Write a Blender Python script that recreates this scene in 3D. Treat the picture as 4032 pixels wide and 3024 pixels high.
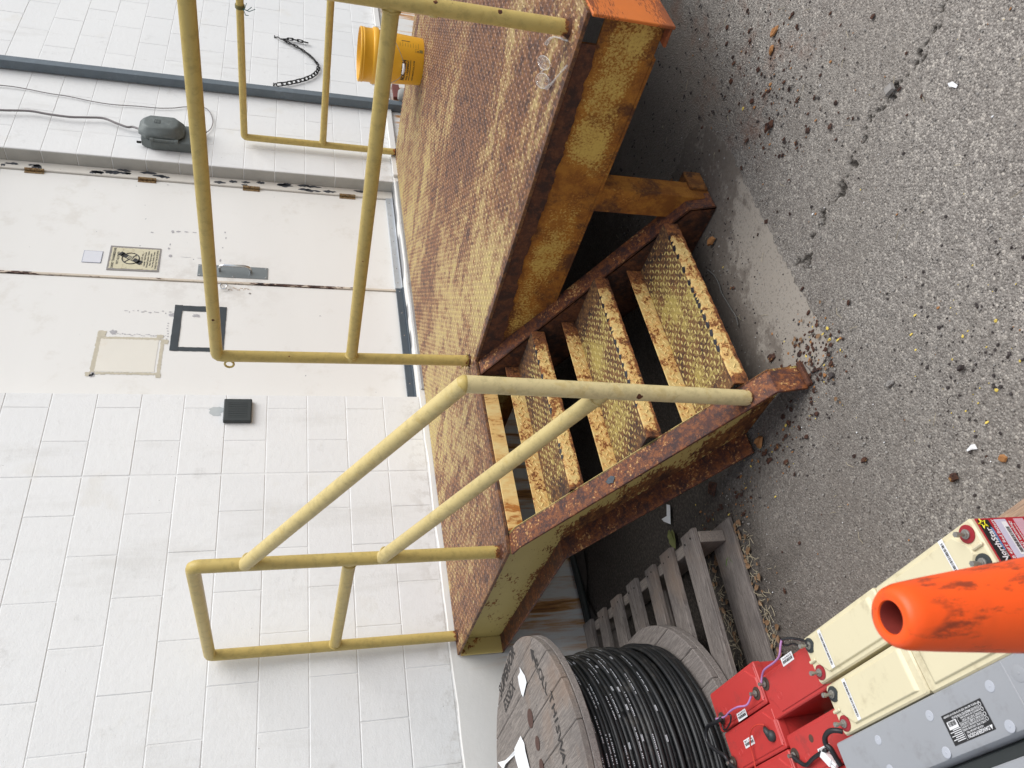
import bpy, math, random
import numpy as np
from mathutils import Vector, Matrix
random.seed(7); RNG = np.random.default_rng(11)
S = bpy.context.scene
for o in list(bpy.data.objects): bpy.data.objects.remove(o)
COL = S.collection

# ---------------------------------------------------------------- camera (phone held sideways: world up points to picture left)
F = 3028.59
CAM = np.array([-1.95396891, -3.39660702, 1.43099817])
RM = np.array([[0.77910255, -0.62672641, 0.01460223],      # picture "right" of the upright view
               [-0.1671812, -0.23016458, -0.95868385],     # "down"
               [0.6041934, 0.74447181, -0.28409868]])      # forward
cd = bpy.data.cameras.new('camera'); cam = bpy.data.objects.new('camera', cd); COL.objects.link(cam)
cam.matrix_world = Matrix(((RM[1][0], RM[0][0], -RM[2][0], CAM[0]), (RM[1][1], RM[0][1], -RM[2][1], CAM[1]),
                           (RM[1][2], RM[0][2], -RM[2][2], CAM[2]), (0, 0, 0, 1)))
cd.sensor_width = 36; cd.lens = F/4032*36; cd.clip_start = .02; cd.clip_end = 400
cd.dof.use_dof = True; cd.dof.focus_distance = 3.0; cd.dof.aperture_fstop = 14
S.camera = cam
S.render.resolution_x, S.render.resolution_y = 1024, 768

# ---------------------------------------------------------------- light: bright overcast
SUN_EL, SUN_AZ = math.radians(54), math.radians(146)        # azimuth clockwise from +Y
w = bpy.data.worlds.new('World'); S.world = w; w.use_nodes = True
nt = w.node_tree; nt.nodes.clear()
sky = nt.nodes.new('ShaderNodeTexSky'); sky.sky_type = 'NISHITA'; sky.sun_disc = False
sky.sun_elevation = SUN_EL; sky.sun_rotation = SUN_AZ; sky.dust_density = 1.5; sky.air_density = 1.0
hs = nt.nodes.new('ShaderNodeHueSaturation'); hs.inputs['Saturation'].default_value = .42
bg = nt.nodes.new('ShaderNodeBackground'); bg.inputs['Strength'].default_value = .082
wo = nt.nodes.new('ShaderNodeOutputWorld')
nt.links.new(sky.outputs[0], hs.inputs['Color']); nt.links.new(hs.outputs[0], bg.inputs['Color']); nt.links.new(bg.outputs[0], wo.inputs['Surface'])
sd = bpy.data.lights.new('sun', 'SUN'); sun = bpy.data.objects.new('sun', sd); COL.objects.link(sun)
sd.energy = 1.55; sd.angle = math.radians(52); sd.color = (1, .99, .975)
tosun = Vector((math.sin(SUN_AZ)*math.cos(SUN_EL), math.cos(SUN_AZ)*math.cos(SUN_EL), math.sin(SUN_EL)))
sun.rotation_euler = tosun.to_track_quat('Z', 'Y').to_euler(); sun.location = (3, -4, 6)
S.view_settings.view_transform = 'Standard'; S.view_settings.look = 'None'; S.view_settings.gamma = 1
S.view_settings.exposure = 0.90; S.view_settings.use_curve_mapping = False
S.render.engine = 'CYCLES'

# ---------------------------------------------------------------- photo point -> point on a plane of the place
def px(x, y, ax, val):
    d = RM.T @ np.array([(1512-y)/F, (x-2016)/F, 1.0]); t = (val-CAM[ax])/d[ax]
    return CAM + t*d
K = 1400/2212
def Q1(x, y): return x*K, y*K
def Q2(x, y): return 1300+x*K, y*K
def Q3(x, y): return 2632+x*K, y*K
def Q4(x, y): return x*K, 950+y*K
def Q5(x, y): return 1300+x*K, 950+y*K
def Q6(x, y): return 2632+x*K, 950+y*K
def Q7(x, y): return x*K, 1974+y*K
def Q8(x, y): return 1300+x*K, 1974+y*K
def Q9(x, y): return 2632+x*K, 1974+y*K

# ---------------------------------------------------------------- mesh helpers (world coordinates in, local out)
class MB:
    def __init__(s): s.v = []; s.f = []
    def add(s, vs, fs):
        n = len(s.v); s.v += [tuple(map(float, p)) for p in vs]; s.f += [tuple(n+i for i in f) for f in fs]; return s
    def box(s, a, b):
        x0, y0, z0 = a; x1, y1, z1 = b
        return s.add([(x0,y0,z0),(x1,y0,z0),(x1,y1,z0),(x0,y1,z0),(x0,y0,z1),(x1,y0,z1),(x1,y1,z1),(x0,y1,z1)],
                     [(3,2,1,0),(4,5,6,7),(0,1,5,4),(1,2,6,5),(2,3,7,6),(3,0,4,7)])
    def obox(s, c, ux, uy, uz, h):
        c = np.array(c, float); ux, uy, uz = [np.array(u, float)/np.linalg.norm(u) for u in (ux, uy, uz)]
        vs = [c+sx*h[0]*ux+sy*h[1]*uy+sz*h[2]*uz for sz in (-1, 1) for sx, sy in ((-1,-1),(1,-1),(1,1),(-1,1))]
        return s.add(vs, [(3,2,1,0),(4,5,6,7),(0,1,5,4),(1,2,6,5),(2,3,7,6),(3,0,4,7)])
    def prism(s, poly, d):          # polygon of 3D points swept by vector d
        n = len(poly); P = [np.array(p, float) for p in poly]; d = np.array(d, float)
        return s.add(P+[p+d for p in P], [tuple(range(n))[::-1], tuple(range(n, 2*n))]+[(i, (i+1)%n, n+(i+1)%n, n+i) for i in range(n)])
    def quad(s, a, b, c, d): return s.add([a, b, c, d], [(0, 1, 2, 3)])
    def tube(s, pts, r, n=12, closed=False, cap=True):
        P = [np.array(p, float) for p in pts]; m = len(P); R = r if hasattr(r, '__len__') else [r]*m
        up = None; rings = []
        for i in range(m):
            if closed: a, b = P[i]-P[i-1], P[(i+1)%m]-P[i]
            else:
                a = P[i]-P[i-1] if i else P[1]-P[0]; b = P[i+1]-P[i] if i < m-1 else P[-1]-P[-2]
            a = a/(np.linalg.norm(a)+1e-12); b = b/(np.linalg.norm(b)+1e-12); t = a+b
            if np.linalg.norm(t) < 1e-6: t = a
            t /= np.linalg.norm(t); cosh = max(.35, float(t@a))
            if up is None:
                up = np.array([0, 0, 1.]) if abs(t[2]) < .9 else np.array([1., 0, 0])
            u = up-t*(up@t); u /= np.linalg.norm(u)+1e-12; v = np.cross(t, u); up = u
            mit = (b-a); ml = np.linalg.norm(mit)
            ring = []
            for k in range(n):
                an = 2*math.pi*k/n; o = R[i]*(math.cos(an)*u+math.sin(an)*v)
                if ml > 1e-4: md = mit/ml; o = o+md*(o@md)*(1/cosh-1)
                ring.append(P[i]+o)
            rings.append(ring)
        vs = [p for r_ in rings for p in r_]; fs = []
        for i in range(m if closed else m-1):
            j = (i+1)%m
            for k in range(n): fs.append((i*n+k, i*n+(k+1)%n, j*n+(k+1)%n, j*n+k))
        if cap and not closed: fs += [tuple(range(n))[::-1], tuple(range((m-1)*n, m*n))]
        return s.add(vs, fs)
    def lathe(s, prof, c, n=32, capb=True, capt=True, ax=2):
        vs = []; fs = []
        for r, h in prof:
            for k in range(n):
                a = 2*math.pi*k/n; p = [r*math.cos(a), r*math.sin(a), h]
                if ax == 1: p = [p[0], h, p[1]]
                vs.append((c[0]+p[0], c[1]+p[1], c[2]+p[2]))
        m = len(prof)
        for i in range(m-1):
            for k in range(n): fs.append((i*n+k, i*n+(k+1)%n, (i+1)*n+(k+1)%n, (i+1)*n+k))
        if capb: fs.append(tuple(range(n))[::-1])
        if capt: fs.append(tuple(range((m-1)*n, m*n)))
        return s.add(vs, fs)

ROOT = {}
def where(p): return ROOT.get(p.name, np.zeros(3)) if p else np.zeros(3)
def tag(o, label=None, cat=None, group=None, kind=None):
    if label: o['label'] = label
    if cat: o['category'] = cat
    if group: o['group'] = group
    if kind: o['kind'] = kind
    return o
def obj(name, mb, mat, parent=None, smooth=False, bevel=0, loc=None, seg=1, kind=None, label=None, sharp=40):
    off = where(parent) if parent else (np.array(loc, float) if loc is not None else np.zeros(3))
    if isinstance(mb, MB): V = np.array(mb.v, float).reshape(-1, 3)-off; Fc = mb.f
    else: V = np.asarray(mb[0], float)-off; Fc = mb[1]
    me = bpy.data.meshes.new(name); me.from_pydata(V.tolist(), [], Fc); me.validate()
    o = bpy.data.objects.new(name, me); COL.objects.link(o)
    if parent: o.parent = parent
    else: o.location = off
    ROOT[o.name] = off
    if isinstance(mat, (list, tuple)):
        for m in mat: me.materials.append(m)
    elif mat: me.materials.append(mat)
    if smooth:
        me.shade_smooth()
        if smooth != 'full': me.set_sharp_from_angle(angle=math.radians(sharp))
    if bevel:
        b = o.modifiers.new('bevel', 'BEVEL'); b.width = bevel; b.segments = seg; b.limit_method = 'ANGLE'; b.angle_limit = math.radians(35)
    if kind: o['kind'] = kind
    if label: o['label'] = label
    return o
def thing(name, label, cat, loc, group=None):
    o = bpy.data.objects.new(name, None); COL.objects.link(o); o.location = loc; o.empty_display_size = .05
    ROOT[o.name] = np.array(loc, float); return tag(o, label, cat, group)
def copy_tree(src, loc, label):
    r = src.copy(); COL.objects.link(r); r.location = loc; r['label'] = label; ROOT[r.name] = np.array(loc, float)
    for ch in src.children:
        c = ch.copy(); COL.objects.link(c); c.parent = r
        for g in ch.children:
            d = g.copy(); COL.objects.link(d); d.parent = c
    return r
def text(s, size, bold=0.0):
    c = bpy.data.curves.new('t', 'FONT'); c.body = s; c.size = size; c.offset = bold*size; c.resolution_u = 2
    o = bpy.data.objects.new('t', c); COL.objects.link(o); bpy.context.view_layer.update()
    me = bpy.data.meshes.new_from_object(o.evaluated_get(bpy.context.evaluated_depsgraph_get()))
    V = np.array([v.co[:] for v in me.vertices]).reshape(-1, 3); Fc = [tuple(p.vertices) for p in me.polygons]
    bpy.data.objects.remove(o); bpy.data.curves.remove(c); bpy.data.meshes.remove(me); return V, Fc
def put_text(mb, s, size, org, xd, yd, width=None, center=False, bold=.01):
    V, Fc = text(s, size, bold)
    if not len(V): return
    xd = np.array(xd, float); yd = np.array(yd, float); xd /= np.linalg.norm(xd); yd /= np.linalg.norm(yd)
    w_ = V[:, 0].max()-V[:, 0].min(); sx = width/w_ if width else 1
    x = (V[:, 0]-V[:, 0].min())*sx
    if center: x = x-x.max()/2
    mb.add([np.array(org)+a*xd+b*yd for a, b in zip(x, V[:, 1])], Fc)
def rect(mb, org, xd, yd, x0, y0, x1, y1, n=0):
    xd = np.array(xd, float)/np.linalg.norm(xd); yd = np.array(yd, float)/np.linalg.norm(yd); o = np.array(org, float)+np.cross(xd, yd)*n
    mb.quad(o+x0*xd+y0*yd, o+x1*xd+y0*yd, o+x1*xd+y1*yd, o+x0*xd+y1*yd)
def barcode(mb, org, xd, yd, w_, h_, n=0, cnt=34):
    x = 0; r = random.Random(int(abs(org[0]*999+org[1]*777)))
    while x < w_:
        b = r.choice([1, 1, 2, 3])*w_/(cnt*3.2); rect(mb, org, xd, yd, x, 0, min(x+b, w_), h_, n); x += b+r.choice([1, 1, 2])*w_/(cnt*3.2)

# ---------------------------------------------------------------- node helpers
class N:
    def __init__(s, name):
        s.m = bpy.data.materials.new(name); s.m.use_nodes = True; s.t = s.m.node_tree; s.t.nodes.clear()
        s.out = s.t.nodes.new('ShaderNodeOutputMaterial'); s.b = s.t.nodes.new('ShaderNodeBsdfPrincipled')
        s.t.links.new(s.b.outputs[0], s.out.inputs[0]); s.pos = s.t.nodes.new('ShaderNodeNewGeometry').outputs['Position']
    def L(s, a, b): s.t.links.new(a, b)
    def setin(s, sock, v):
        if isinstance(v, bpy.types.NodeSocket): s.L(v, sock)
        elif hasattr(v, '__len__') and len(v) == 3 and sock.type == 'RGBA': sock.default_value = (*v, 1)
        else: sock.default_value = v
    def map(s, scale=(1, 1, 1), loc=(0, 0, 0), rot=(0, 0, 0), vec=None):
        n = s.t.nodes.new('ShaderNodeMapping'); s.L(vec or s.pos, n.inputs[0]); n.inputs['Location'].default_value = loc
        n.inputs['Rotation'].default_value = rot; n.inputs['Scale'].default_value = scale; return n.outputs[0]
    def noise(s, scale, detail=6, rough=.6, vec=None, dist=0, col=False):
        n = s.t.nodes.new('ShaderNodeTexNoise'); s.L(vec or s.pos, n.inputs['Vector']); n.inputs['Scale'].default_value = scale
        n.inputs['Detail'].default_value = detail; n.inputs['Roughness'].default_value = rough; n.inputs['Distortion'].default_value = dist
        return n.outputs['Color' if col else 'Fac']
    def voro(s, scale, feat='F1', out='Distance', vec=None, rnd=1):
        n = s.t.nodes.new('ShaderNodeTexVoronoi'); s.L(vec or s.pos, n.inputs['Vector']); n.feature = feat
        n.inputs['Scale'].default_value = scale; n.inputs['Randomness'].default_value = rnd; return n.outputs[out]
    def math(s, op, a, b=0, c=0, clamp=False):
        n = s.t.nodes.new('ShaderNodeMath'); n.operation = op; n.use_clamp = clamp
        s.setin(n.inputs[0], a); s.setin(n.inputs[1], b); s.setin(n.inputs[2], c); return n.outputs[0]
    def xyz(s, i, vec=None):
        n = s.t.nodes.new('ShaderNodeSeparateXYZ'); s.L(vec or s.pos, n.inputs[0]); return n.outputs[i]
    def ramp(s, fac, stops, interp='LINEAR'):
        n = s.t.nodes.new('ShaderNodeValToRGB'); s.L(fac, n.inputs[0]); n.color_ramp.interpolation = interp; e = n.color_ramp.elements
        while len(e) < len(stops): e.new(.5)
        for i, (p, c) in enumerate(stops):
            e[i].position = p; e[i].color = (*c, 1) if hasattr(c, '__len__') else (c, c, c, 1)
        return n.outputs[0]
    def sm(s, v, a, b):              # smoothstep a..b -> 0..1
        n = s.t.nodes.new('ShaderNodeMapRange'); n.interpolation_type = 'SMOOTHSTEP'; s.setin(n.inputs[0], v)
        n.inputs[1].default_value = a; n.inputs[2].default_value = b; return n.outputs[0]
    def mix(s, f, a, b, mode='MIX'):
        n = s.t.nodes.new('ShaderNodeMix'); n.data_type = 'RGBA'; n.blend_type = mode
        s.setin(n.inputs[0], f); s.setin(n.inputs[6], a); s.setin(n.inputs[7], b); return n.outputs[2]
    def bump(s, h, st=.5, dist=.002, nrm=None):
        n = s.t.nodes.new('ShaderNodeBump'); s.L(h, n.inputs['Height']); n.inputs['Strength'].default_value = st
        n.inputs['Distance'].default_value = dist
        if nrm: s.L(nrm, n.inputs['Normal'])
        return n.outputs[0]
    def done(s, col, rough=.7, metal=0, nrm=None, spec=.5, alpha=None):
        s.setin(s.b.inputs['Base Color'], col); s.setin(s.b.inputs['Roughness'], rough); s.setin(s.b.inputs['Metallic'], metal)
        s.b.inputs['Specular IOR Level'].default_value = spec
        if nrm: s.L(nrm, s.b.inputs['Normal'])
        return s.m

def plain(name, col, rough=.6, metal=0, var=.15, sc=8, bump=.15, bsc=150, spec=.5, dirt=None, dsc=5, damt=.4):
    n = N(name); a = n.noise(sc, 5, .6); c = n.mix(a, [v*(1-var) for v in col], [min(1, v*(1+var)) for v in col])
    if dirt: c = n.mix(n.math('MULTIPLY', n.sm(n.noise(dsc, 9, .72), .52, .72), damt), c, dirt)
    r = n.math('ADD', n.math('MULTIPLY', n.noise(sc*3, 4), .25), rough-.125)
    return n.done(c, r, metal, n.bump(n.noise(bsc, 4), bump, .001) if bump else None, spec)

def steel(name, paint, stops=(.46, .50, .56, .66), scale=9, fine=.35, fsc=90, dark=(.055, .024, .016), mid=(.16, .055, .025), orange=(.42, .15, .035),
          stain=(.50, .29, .08), aniso=(1, 1, 1), rot=(0, 0, 0), pv=.12, big=None, bigamt=.25, zgrad=None, bump=.5, off=0, rrough=.85, prough=.5, extra=None, soft=.018, chips=(), mott=0):
    """layered paint -> stained paint -> orange rust -> dark scale, driven by stacked noise"""
    n = N(name); vec = n.map(aniso, (off*3.7, off*1.9, off), rot)
    a = n.noise(scale, 8, .62, vec, .3); f = n.noise(fsc, 4, .65, vec)
    v = n.math('ADD', n.math('MULTIPLY', a, 1-fine), n.math('MULTIPLY', f, fine))
    if big: v = n.math('ADD', v, n.math('MULTIPLY', n.math('SUBTRACT', n.noise(big, 3, .5, n.map((1, 1, 1), (5+off, 2, 1))), .5), bigamt*2))
    if zgrad: v = n.math('ADD', v, n.math('MULTIPLY', n.sm(n.xyz(2), zgrad[0], zgrad[1]), zgrad[2]))
    if extra: v = extra(n, v)
    p = n.mix(n.noise(5, 6, .7), [c*(1-pv) for c in paint], [min(1, c*(1+pv)) for c in paint])
    if mott: p = n.mix(n.math('MULTIPLY', n.sm(n.noise(38, 7, .72), .46, .66), mott), p, [c_*.66 for c_ in paint]); p = n.mix(n.math('MULTIPLY', n.sm(n.noise(17, 5, .7, n.map((1, 1, 1), (3, 1, 7))), .55, .66), mott*.6), p, (.52, .36, .10))
    rust = n.mix(n.sm(n.noise(scale*3.1, 7, .7, vec), .42, .62), mid, orange)
    rust = n.mix(n.sm(n.noise(scale*1.3, 8, .7, n.map(aniso, (9, 4, 2+off), rot)), .48, .60), rust, dark)
    rust = n.mix(n.math('MULTIPLY', n.noise(260, 2, .5), .6), rust, [c*.45 for c in mid])
    s0, s1, s2, s3 = stops
    c = n.mix(n.sm(v, s0, s1), p, n.mix(.5, p, stain))
    for (cx_, cy_, cz_, cr_) in chips:
        vm = n.t.nodes.new('ShaderNodeVectorMath'); vm.operation = 'DISTANCE'; n.L(n.pos, vm.inputs[0]); vm.inputs[1].default_value = (cx_, cy_, cz_)
        dd = n.math('ADD', vm.outputs['Value'], n.math('MULTIPLY', n.math('SUBTRACT', n.noise(90, 3, .6), .5), cr_*1.6))
        v = n.math('ADD', v, n.math('MULTIPLY', n.sm(dd, cr_*1.02, cr_*.98), .5))
    m = n.sm(v, s1, s1+soft); c = n.mix(m, c, n.mix(n.sm(v, s2, s3), n.mix(.55, orange, rust), rust))
    h = n.math('ADD', n.math('MULTIPLY', n.math('SUBTRACT', 1, m), .6), n.math('MULTIPLY', n.math('MULTIPLY', n.noise(scale*12, 6, .7, vec), m), .8))
    h = n.math('ADD', h, n.math('MULTIPLY', n.noise(35, 4), .25))
    r = n.mix(m, (prough,)*3, (rrough,)*3)
    return n.done(c, r, 0, n.bump(h, bump, .0035), .35)

# ---------------------------------------------------------------- materials
YEL = (.55, .415, .135); YEL_LIT = (.69, .575, .30)  # same rail paint: upper rails' shade and newel's light are in the colour
def PXZ(q, ax, val, r_): p_ = px(*q, ax, val); return (*map(float, p_), r_)
CHIPS = [PXZ(Q5(1912, 930), 0, -.775, .0045), PXZ(Q5(1928, 970), 0, -.775, .0085), PXZ(Q2(658, 10), 0, .125, .006), PXZ(Q2(766, 14), 0, .125, .006), PXZ(Q2(1058, 70), 0, .125, .007),
         PXZ(Q7(1768, 130), 0, -.76, .008), PXZ(Q7(1812, 105), 0, -.76, .005), PXZ(Q8(562, 117), 0, -.76, .004), PXZ(Q4(1607, 725), 1, -.98, .005), PXZ(Q4(1325, 487), 0, .125, .006), PXZ(Q4(1800, 716), 1, -.98, .0045),
         PXZ(Q5(205, 122), 0, .125, .004), PXZ(Q1(1830, 885), 1, -.08, .007), PXZ(Q8(975, 298), 0, -.75, .006), PXZ(Q8(1020, 296), 0, -.75, .008)]
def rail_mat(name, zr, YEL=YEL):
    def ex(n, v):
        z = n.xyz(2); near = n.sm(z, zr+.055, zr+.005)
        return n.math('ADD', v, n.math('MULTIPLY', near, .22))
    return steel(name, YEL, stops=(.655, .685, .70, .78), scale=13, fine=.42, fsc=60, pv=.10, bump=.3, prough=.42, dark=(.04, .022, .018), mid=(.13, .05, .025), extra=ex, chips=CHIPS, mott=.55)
M_RAIL = rail_mat('rail_paint_shaded', .668); M_NEWEL = rail_mat('newel_paint_lit', .13, YEL_LIT); M_SLOPE = rail_mat('handrail_paint_half_lit', -5, tuple((a+b)/2 for a, b in zip(YEL, YEL_LIT)))
def deck_extra(n, v):      # traffic lanes: worn brown bands parallel to the long edge, paler strip beside it
    x = n.xyz(0); y = n.xyz(1)
    l = n.noise(1.35, 6, .62, n.map((1.15, .42, 1), (3.3, 1.2, 0), (0, 0, .12)))
    v = n.math('ADD', v, n.math('MULTIPLY', n.math('SUBTRACT', l, .46), .95))
    e = n.math('ADD', n.math('SUBTRACT', x, n.math('ADD', .116, n.math('MULTIPLY', y, .0366))), n.math('MULTIPLY', n.math('SUBTRACT', n.noise(7, 6, .7), .5), .08))
    edge = n.math('MULTIPLY', n.sm(e, .040, .020), n.sm(y, -.9, -1.1)); pale = n.math('MULTIPLY', n.math('MULTIPLY', n.sm(e, .02, .06), n.sm(e, .34, .16)), n.sm(y, -.9, -1.2))
    v = n.math('ADD', v, n.math('MULTIPLY', edge, .22)); v = n.math('SUBTRACT', v, n.math('MULTIPLY', pale, .085))
    cen = n.math('MULTIPLY', n.sm(n.math('ABSOLUTE', n.math('ADD', n.math('SUBTRACT', x, 1.05), n.math('MULTIPLY', n.math('ADD', y, 1.5), .28))), .75, .15), n.sm(y, -.7, -1.7))
    v = n.math('ADD', v, n.math('MULTIPLY', cen, .10)); dk = n.math('MULTIPLY', n.sm(n.noise(2.6, 6, .65, n.map((2.4, .55, 1), (7, 3, 0), (0, 0, .1))), .54, .66), .16); v = n.math('ADD', v, dk)
    v = n.math('SUBTRACT', v, n.math('MULTIPLY', n.math('MULTIPLY', n.sm(y, -1.7, -.75), n.sm(x, .1, .5)), .085))
    return n.math('SUBTRACT', v, n.math('MULTIPLY', n.sm(x, 1.9, 2.8), .05))
M_DECK = steel('deck_plate_steel', (.43, .325, .125), stops=(.36, .40, .47, .60), scale=20, fine=.42, fsc=120, mid=(.135, .062, .036), orange=(.31, .14, .05), dark=(.065, .034, .027),
               stain=(.32, .19, .10), extra=deck_extra, bump=.45, rrough=.55, prough=.5, soft=.13)
M_LUG = steel('deck_lug_steel', (.49, .38, .155), stops=(.39, .44, .51, .65), scale=20, fine=.5, fsc=120, mid=(.25, .125, .082), orange=(.42, .21, .10), dark=(.14, .075, .055),
              stain=(.42, .28, .16), extra=deck_extra, bump=.3, rrough=.42, prough=.45, soft=.13)
def tread_extra(n, v):     # scale builds up against the stringers
    x = n.xyz(0); return n.math('ADD', v, n.math('ADD', n.math('MULTIPLY', n.sm(x, -.14, .0), .15), n.math('MULTIPLY', n.sm(x, -.60, -.70), .12))) if False else n.math('ADD', n.math('ADD', v, n.math('MULTIPLY', n.sm(n.xyz(2), .38, .48), .07)), n.math('ADD', n.math('MULTIPLY', n.sm(x, -.14, .0), .15), n.math('MULTIPLY', n.sm(x, -.60, -.70), .12)))
M_TREAD = steel('tread_steel', (.37, .285, .085), stops=(.43, .47, .52, .60), scale=13, fine=.45, fsc=130, mid=(.105, .052, .03), orange=(.24, .12, .045), dark=(.045, .03, .026), stain=(.20, .13, .06),
                big=5, bigamt=.14, bump=.6, extra=tread_extra, soft=.05)
M_TLUG = steel('tread_lug_steel', (.48, .375, .13), stops=(.52, .58, .62, .70), scale=13, fine=.4, fsc=120, mid=(.15, .075, .035), orange=(.33, .17, .06), dark=(.07, .045, .036), stain=(.42, .29, .12), bump=.3, extra=tread_extra)
def lip_extra(n, v):
    x = n.xyz(0); z = n.xyz(2); v = n.math('ADD', v, n.math('ADD', n.math('MULTIPLY', n.sm(x, -.09, .0), .22), n.math('MULTIPLY', n.sm(x, -.66, -.70), .14)))
    for z0_ in (.454, .290, .120): v = n.math('ADD', v, n.math('MULTIPLY', n.sm(n.math('ABSOLUTE', n.math('SUBTRACT', z, z0_)), .016, .002), .13))
    return v
M_LIP = steel('tread_lip_paint', (.67, .495, .20), stops=(.44, .53, .57, .67), scale=18, fine=.45, fsc=90, orange=(.40, .16, .045), mid=(.19, .068, .03), stain=(.62, .30, .085), bump=.6, soft=.05, extra=lip_extra)
M_FLANGE = steel('flange_rust', (.52, .31, .12), stops=(.355, .38, .42, .49), scale=17, fine=.58, fsc=110, mid=(.10, .038, .028), orange=(.31, .105, .033), dark=(.06, .03, .028), big=3, bigamt=.15, bump=.7, rrough=.55, stain=(.60, .30, .12))
def webl_extra(n, v):
    y = n.xyz(1); z = n.xyz(2); top_ = n.math('MINIMUM', .655, n.math('ADD', .098, n.math('MULTIPLY', n.math('ADD', y, 1.94), .612)))
    rel = n.math('SUBTRACT', z, top_); v = n.math('ADD', v, n.math('MULTIPLY', n.sm(rel, -.150, -.225), .12))
    return n.math('ADD', v, n.math('MULTIPLY', n.sm(y, -1.50, -1.90), .13))
M_WEBL = steel('stringer_web_paint', (.54, .43, .15), stops=(.545, .575, .60, .67), scale=10, fine=.46, fsc=80, aniso=(1, .6, 1.4), rot=(.55, 0, 0), mid=(.13, .05, .022), orange=(.36, .16, .045), dark=(.055, .028, .02),
               stain=(.40, .26, .08), bump=.6, extra=webl_extra)
M_RISER = steel('riser_paint', (.74, .56, .25), stops=(.40, .50, .56, .70), scale=9, fine=.25, aniso=(1, 1, .35), orange=(.55, .22, .045), mid=(.30, .10, .03), stain=(.66, .34, .09), bump=.4, soft=.06)
M_YPLATE = steel('end_plate_paint', (.60, .47, .17), stops=(.52, .56, .60, .68), scale=16, mid=(.14, .055, .025), bump=.4)
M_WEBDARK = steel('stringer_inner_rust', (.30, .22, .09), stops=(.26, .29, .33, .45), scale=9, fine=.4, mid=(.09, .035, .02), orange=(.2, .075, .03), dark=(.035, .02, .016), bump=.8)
def chan_extra(n, v):
    z = n.xyz(2); return n.math('ADD', v, n.math('ADD', n.math('MULTIPLY', n.sm(z, .55, .635), .20), n.math('MULTIPLY', n.sm(z, .485, .425), .15)))
M_CHAN = steel('channel_speckled_rust', (.60, .41, .10), stops=(.345, .395, .47, .60), scale=5, fine=.56, fsc=130, mid=(.27, .095, .016), orange=(.46, .19, .028), dark=(.09, .036, .018), stain=(.48, .29, .07),
               big=4.0, bigamt=.32, bump=.7, extra=chan_extra, soft=.10)
M_BAND = steel('edge_rust', (.2, .12, .06), stops=(.2, .25, .3, .42), scale=16, fine=.4, mid=(.10, .038, .022), orange=(.17, .065, .03), dark=(.045, .024, .02), bump=.9)
M_END = steel('end_beam_orange_rust', (.62, .165, .030), stops=(.50, .55, .59, .68), scale=5, fine=.35, aniso=(.5, 1, 2.5), mid=(.20, .065, .03), orange=(.36, .10, .03), dark=(.10, .035, .025), stain=(.48, .13, .03), pv=.25, bump=.4,
              zgrad=(.47, .42, .08))

def wall_mat():
    n = N('painted_block'); oi = n.t.nodes.new('ShaderNodeObjectInfo').outputs['Random']
    c = n.mix(n.noise(1.3, 5, .6), (.74, .742, .735), (.83, .83, .815))
    c = n.mix(n.math('MULTIPLY', oi, .22), c, (.68, .685, .69)); c = n.mix(n.math('MULTIPLY', n.sm(n.noise(2.6, 8, .68, n.map((1.6, 1, .35), (1, 7, 3))), .52, .70), .42), c, (.60, .59, .56))
    c = n.mix(n.math('MULTIPLY', n.sm(n.noise(7, 10, .75), .56, .72), .36), c, (.47, .46, .43)); c = n.mix(n.math('MULTIPLY', n.sm(n.xyz(2), .86, .70), n.math('MULTIPLY', n.sm(n.noise(11, 8, .7), .48, .62), .55)), c, (.52, .50, .46))
    c = n.mix(n.math('MULTIPLY', n.sm(n.noise(3, 4, .6, n.map((1, 1, 1), (8, 0, 3))), .60, .74), .22), c, (.62, .57, .46))
    c = n.mix(n.sm(n.noise(46, 3, .6), .735, .76), c, (.22, .20, .18))
    h = n.math('ADD', n.math('MULTIPLY', n.noise(120, 5, .7), .5), n.math('MULTIPLY', n.noise(28, 4, .6), .9))
    h = n.math('SUBTRACT', h, n.math('MULTIPLY', n.sm(n.noise(75, 3), .66, .74), .7))
    return n.done(c, .62, 0, n.bump(h, .42, .0045), .3)
M_WALL = wall_mat()
def found_mat():
    n = N('stained_foundation')
    c = n.mix(n.noise(3, 6, .65), (.66, .645, .61), (.79, .78, .75))
    s = n.noise(13, 7, .66, n.map((1, 1, .10), (2, 0, 0)), .12)      # rust run down from the landing
    xm = n.math('MULTIPLY', n.sm(n.xyz(0), -.86, -.74), 1); m = n.math('MULTIPLY', n.sm(s, .44, .60), n.math('MULTIPLY', xm, n.sm(n.xyz(2), .655, .60)))
    c = n.mix(n.math('MULTIPLY', m, .95), c, n.mix(n.sm(s, .54, .68), (.56, .25, .045), (.16, .05, .012)))
    return n.done(c, .7, 0, n.bump(n.noise(40, 8, .7), .3, .004), .3)
M_FOUND = found_mat()
M_REVEAL = plain('reveal_block', (.44, .43, .395), .75, var=.2, sc=12, bump=.5, bsc=70, dirt=(.3, .28, .25), dsc=6, damt=.5)
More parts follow.
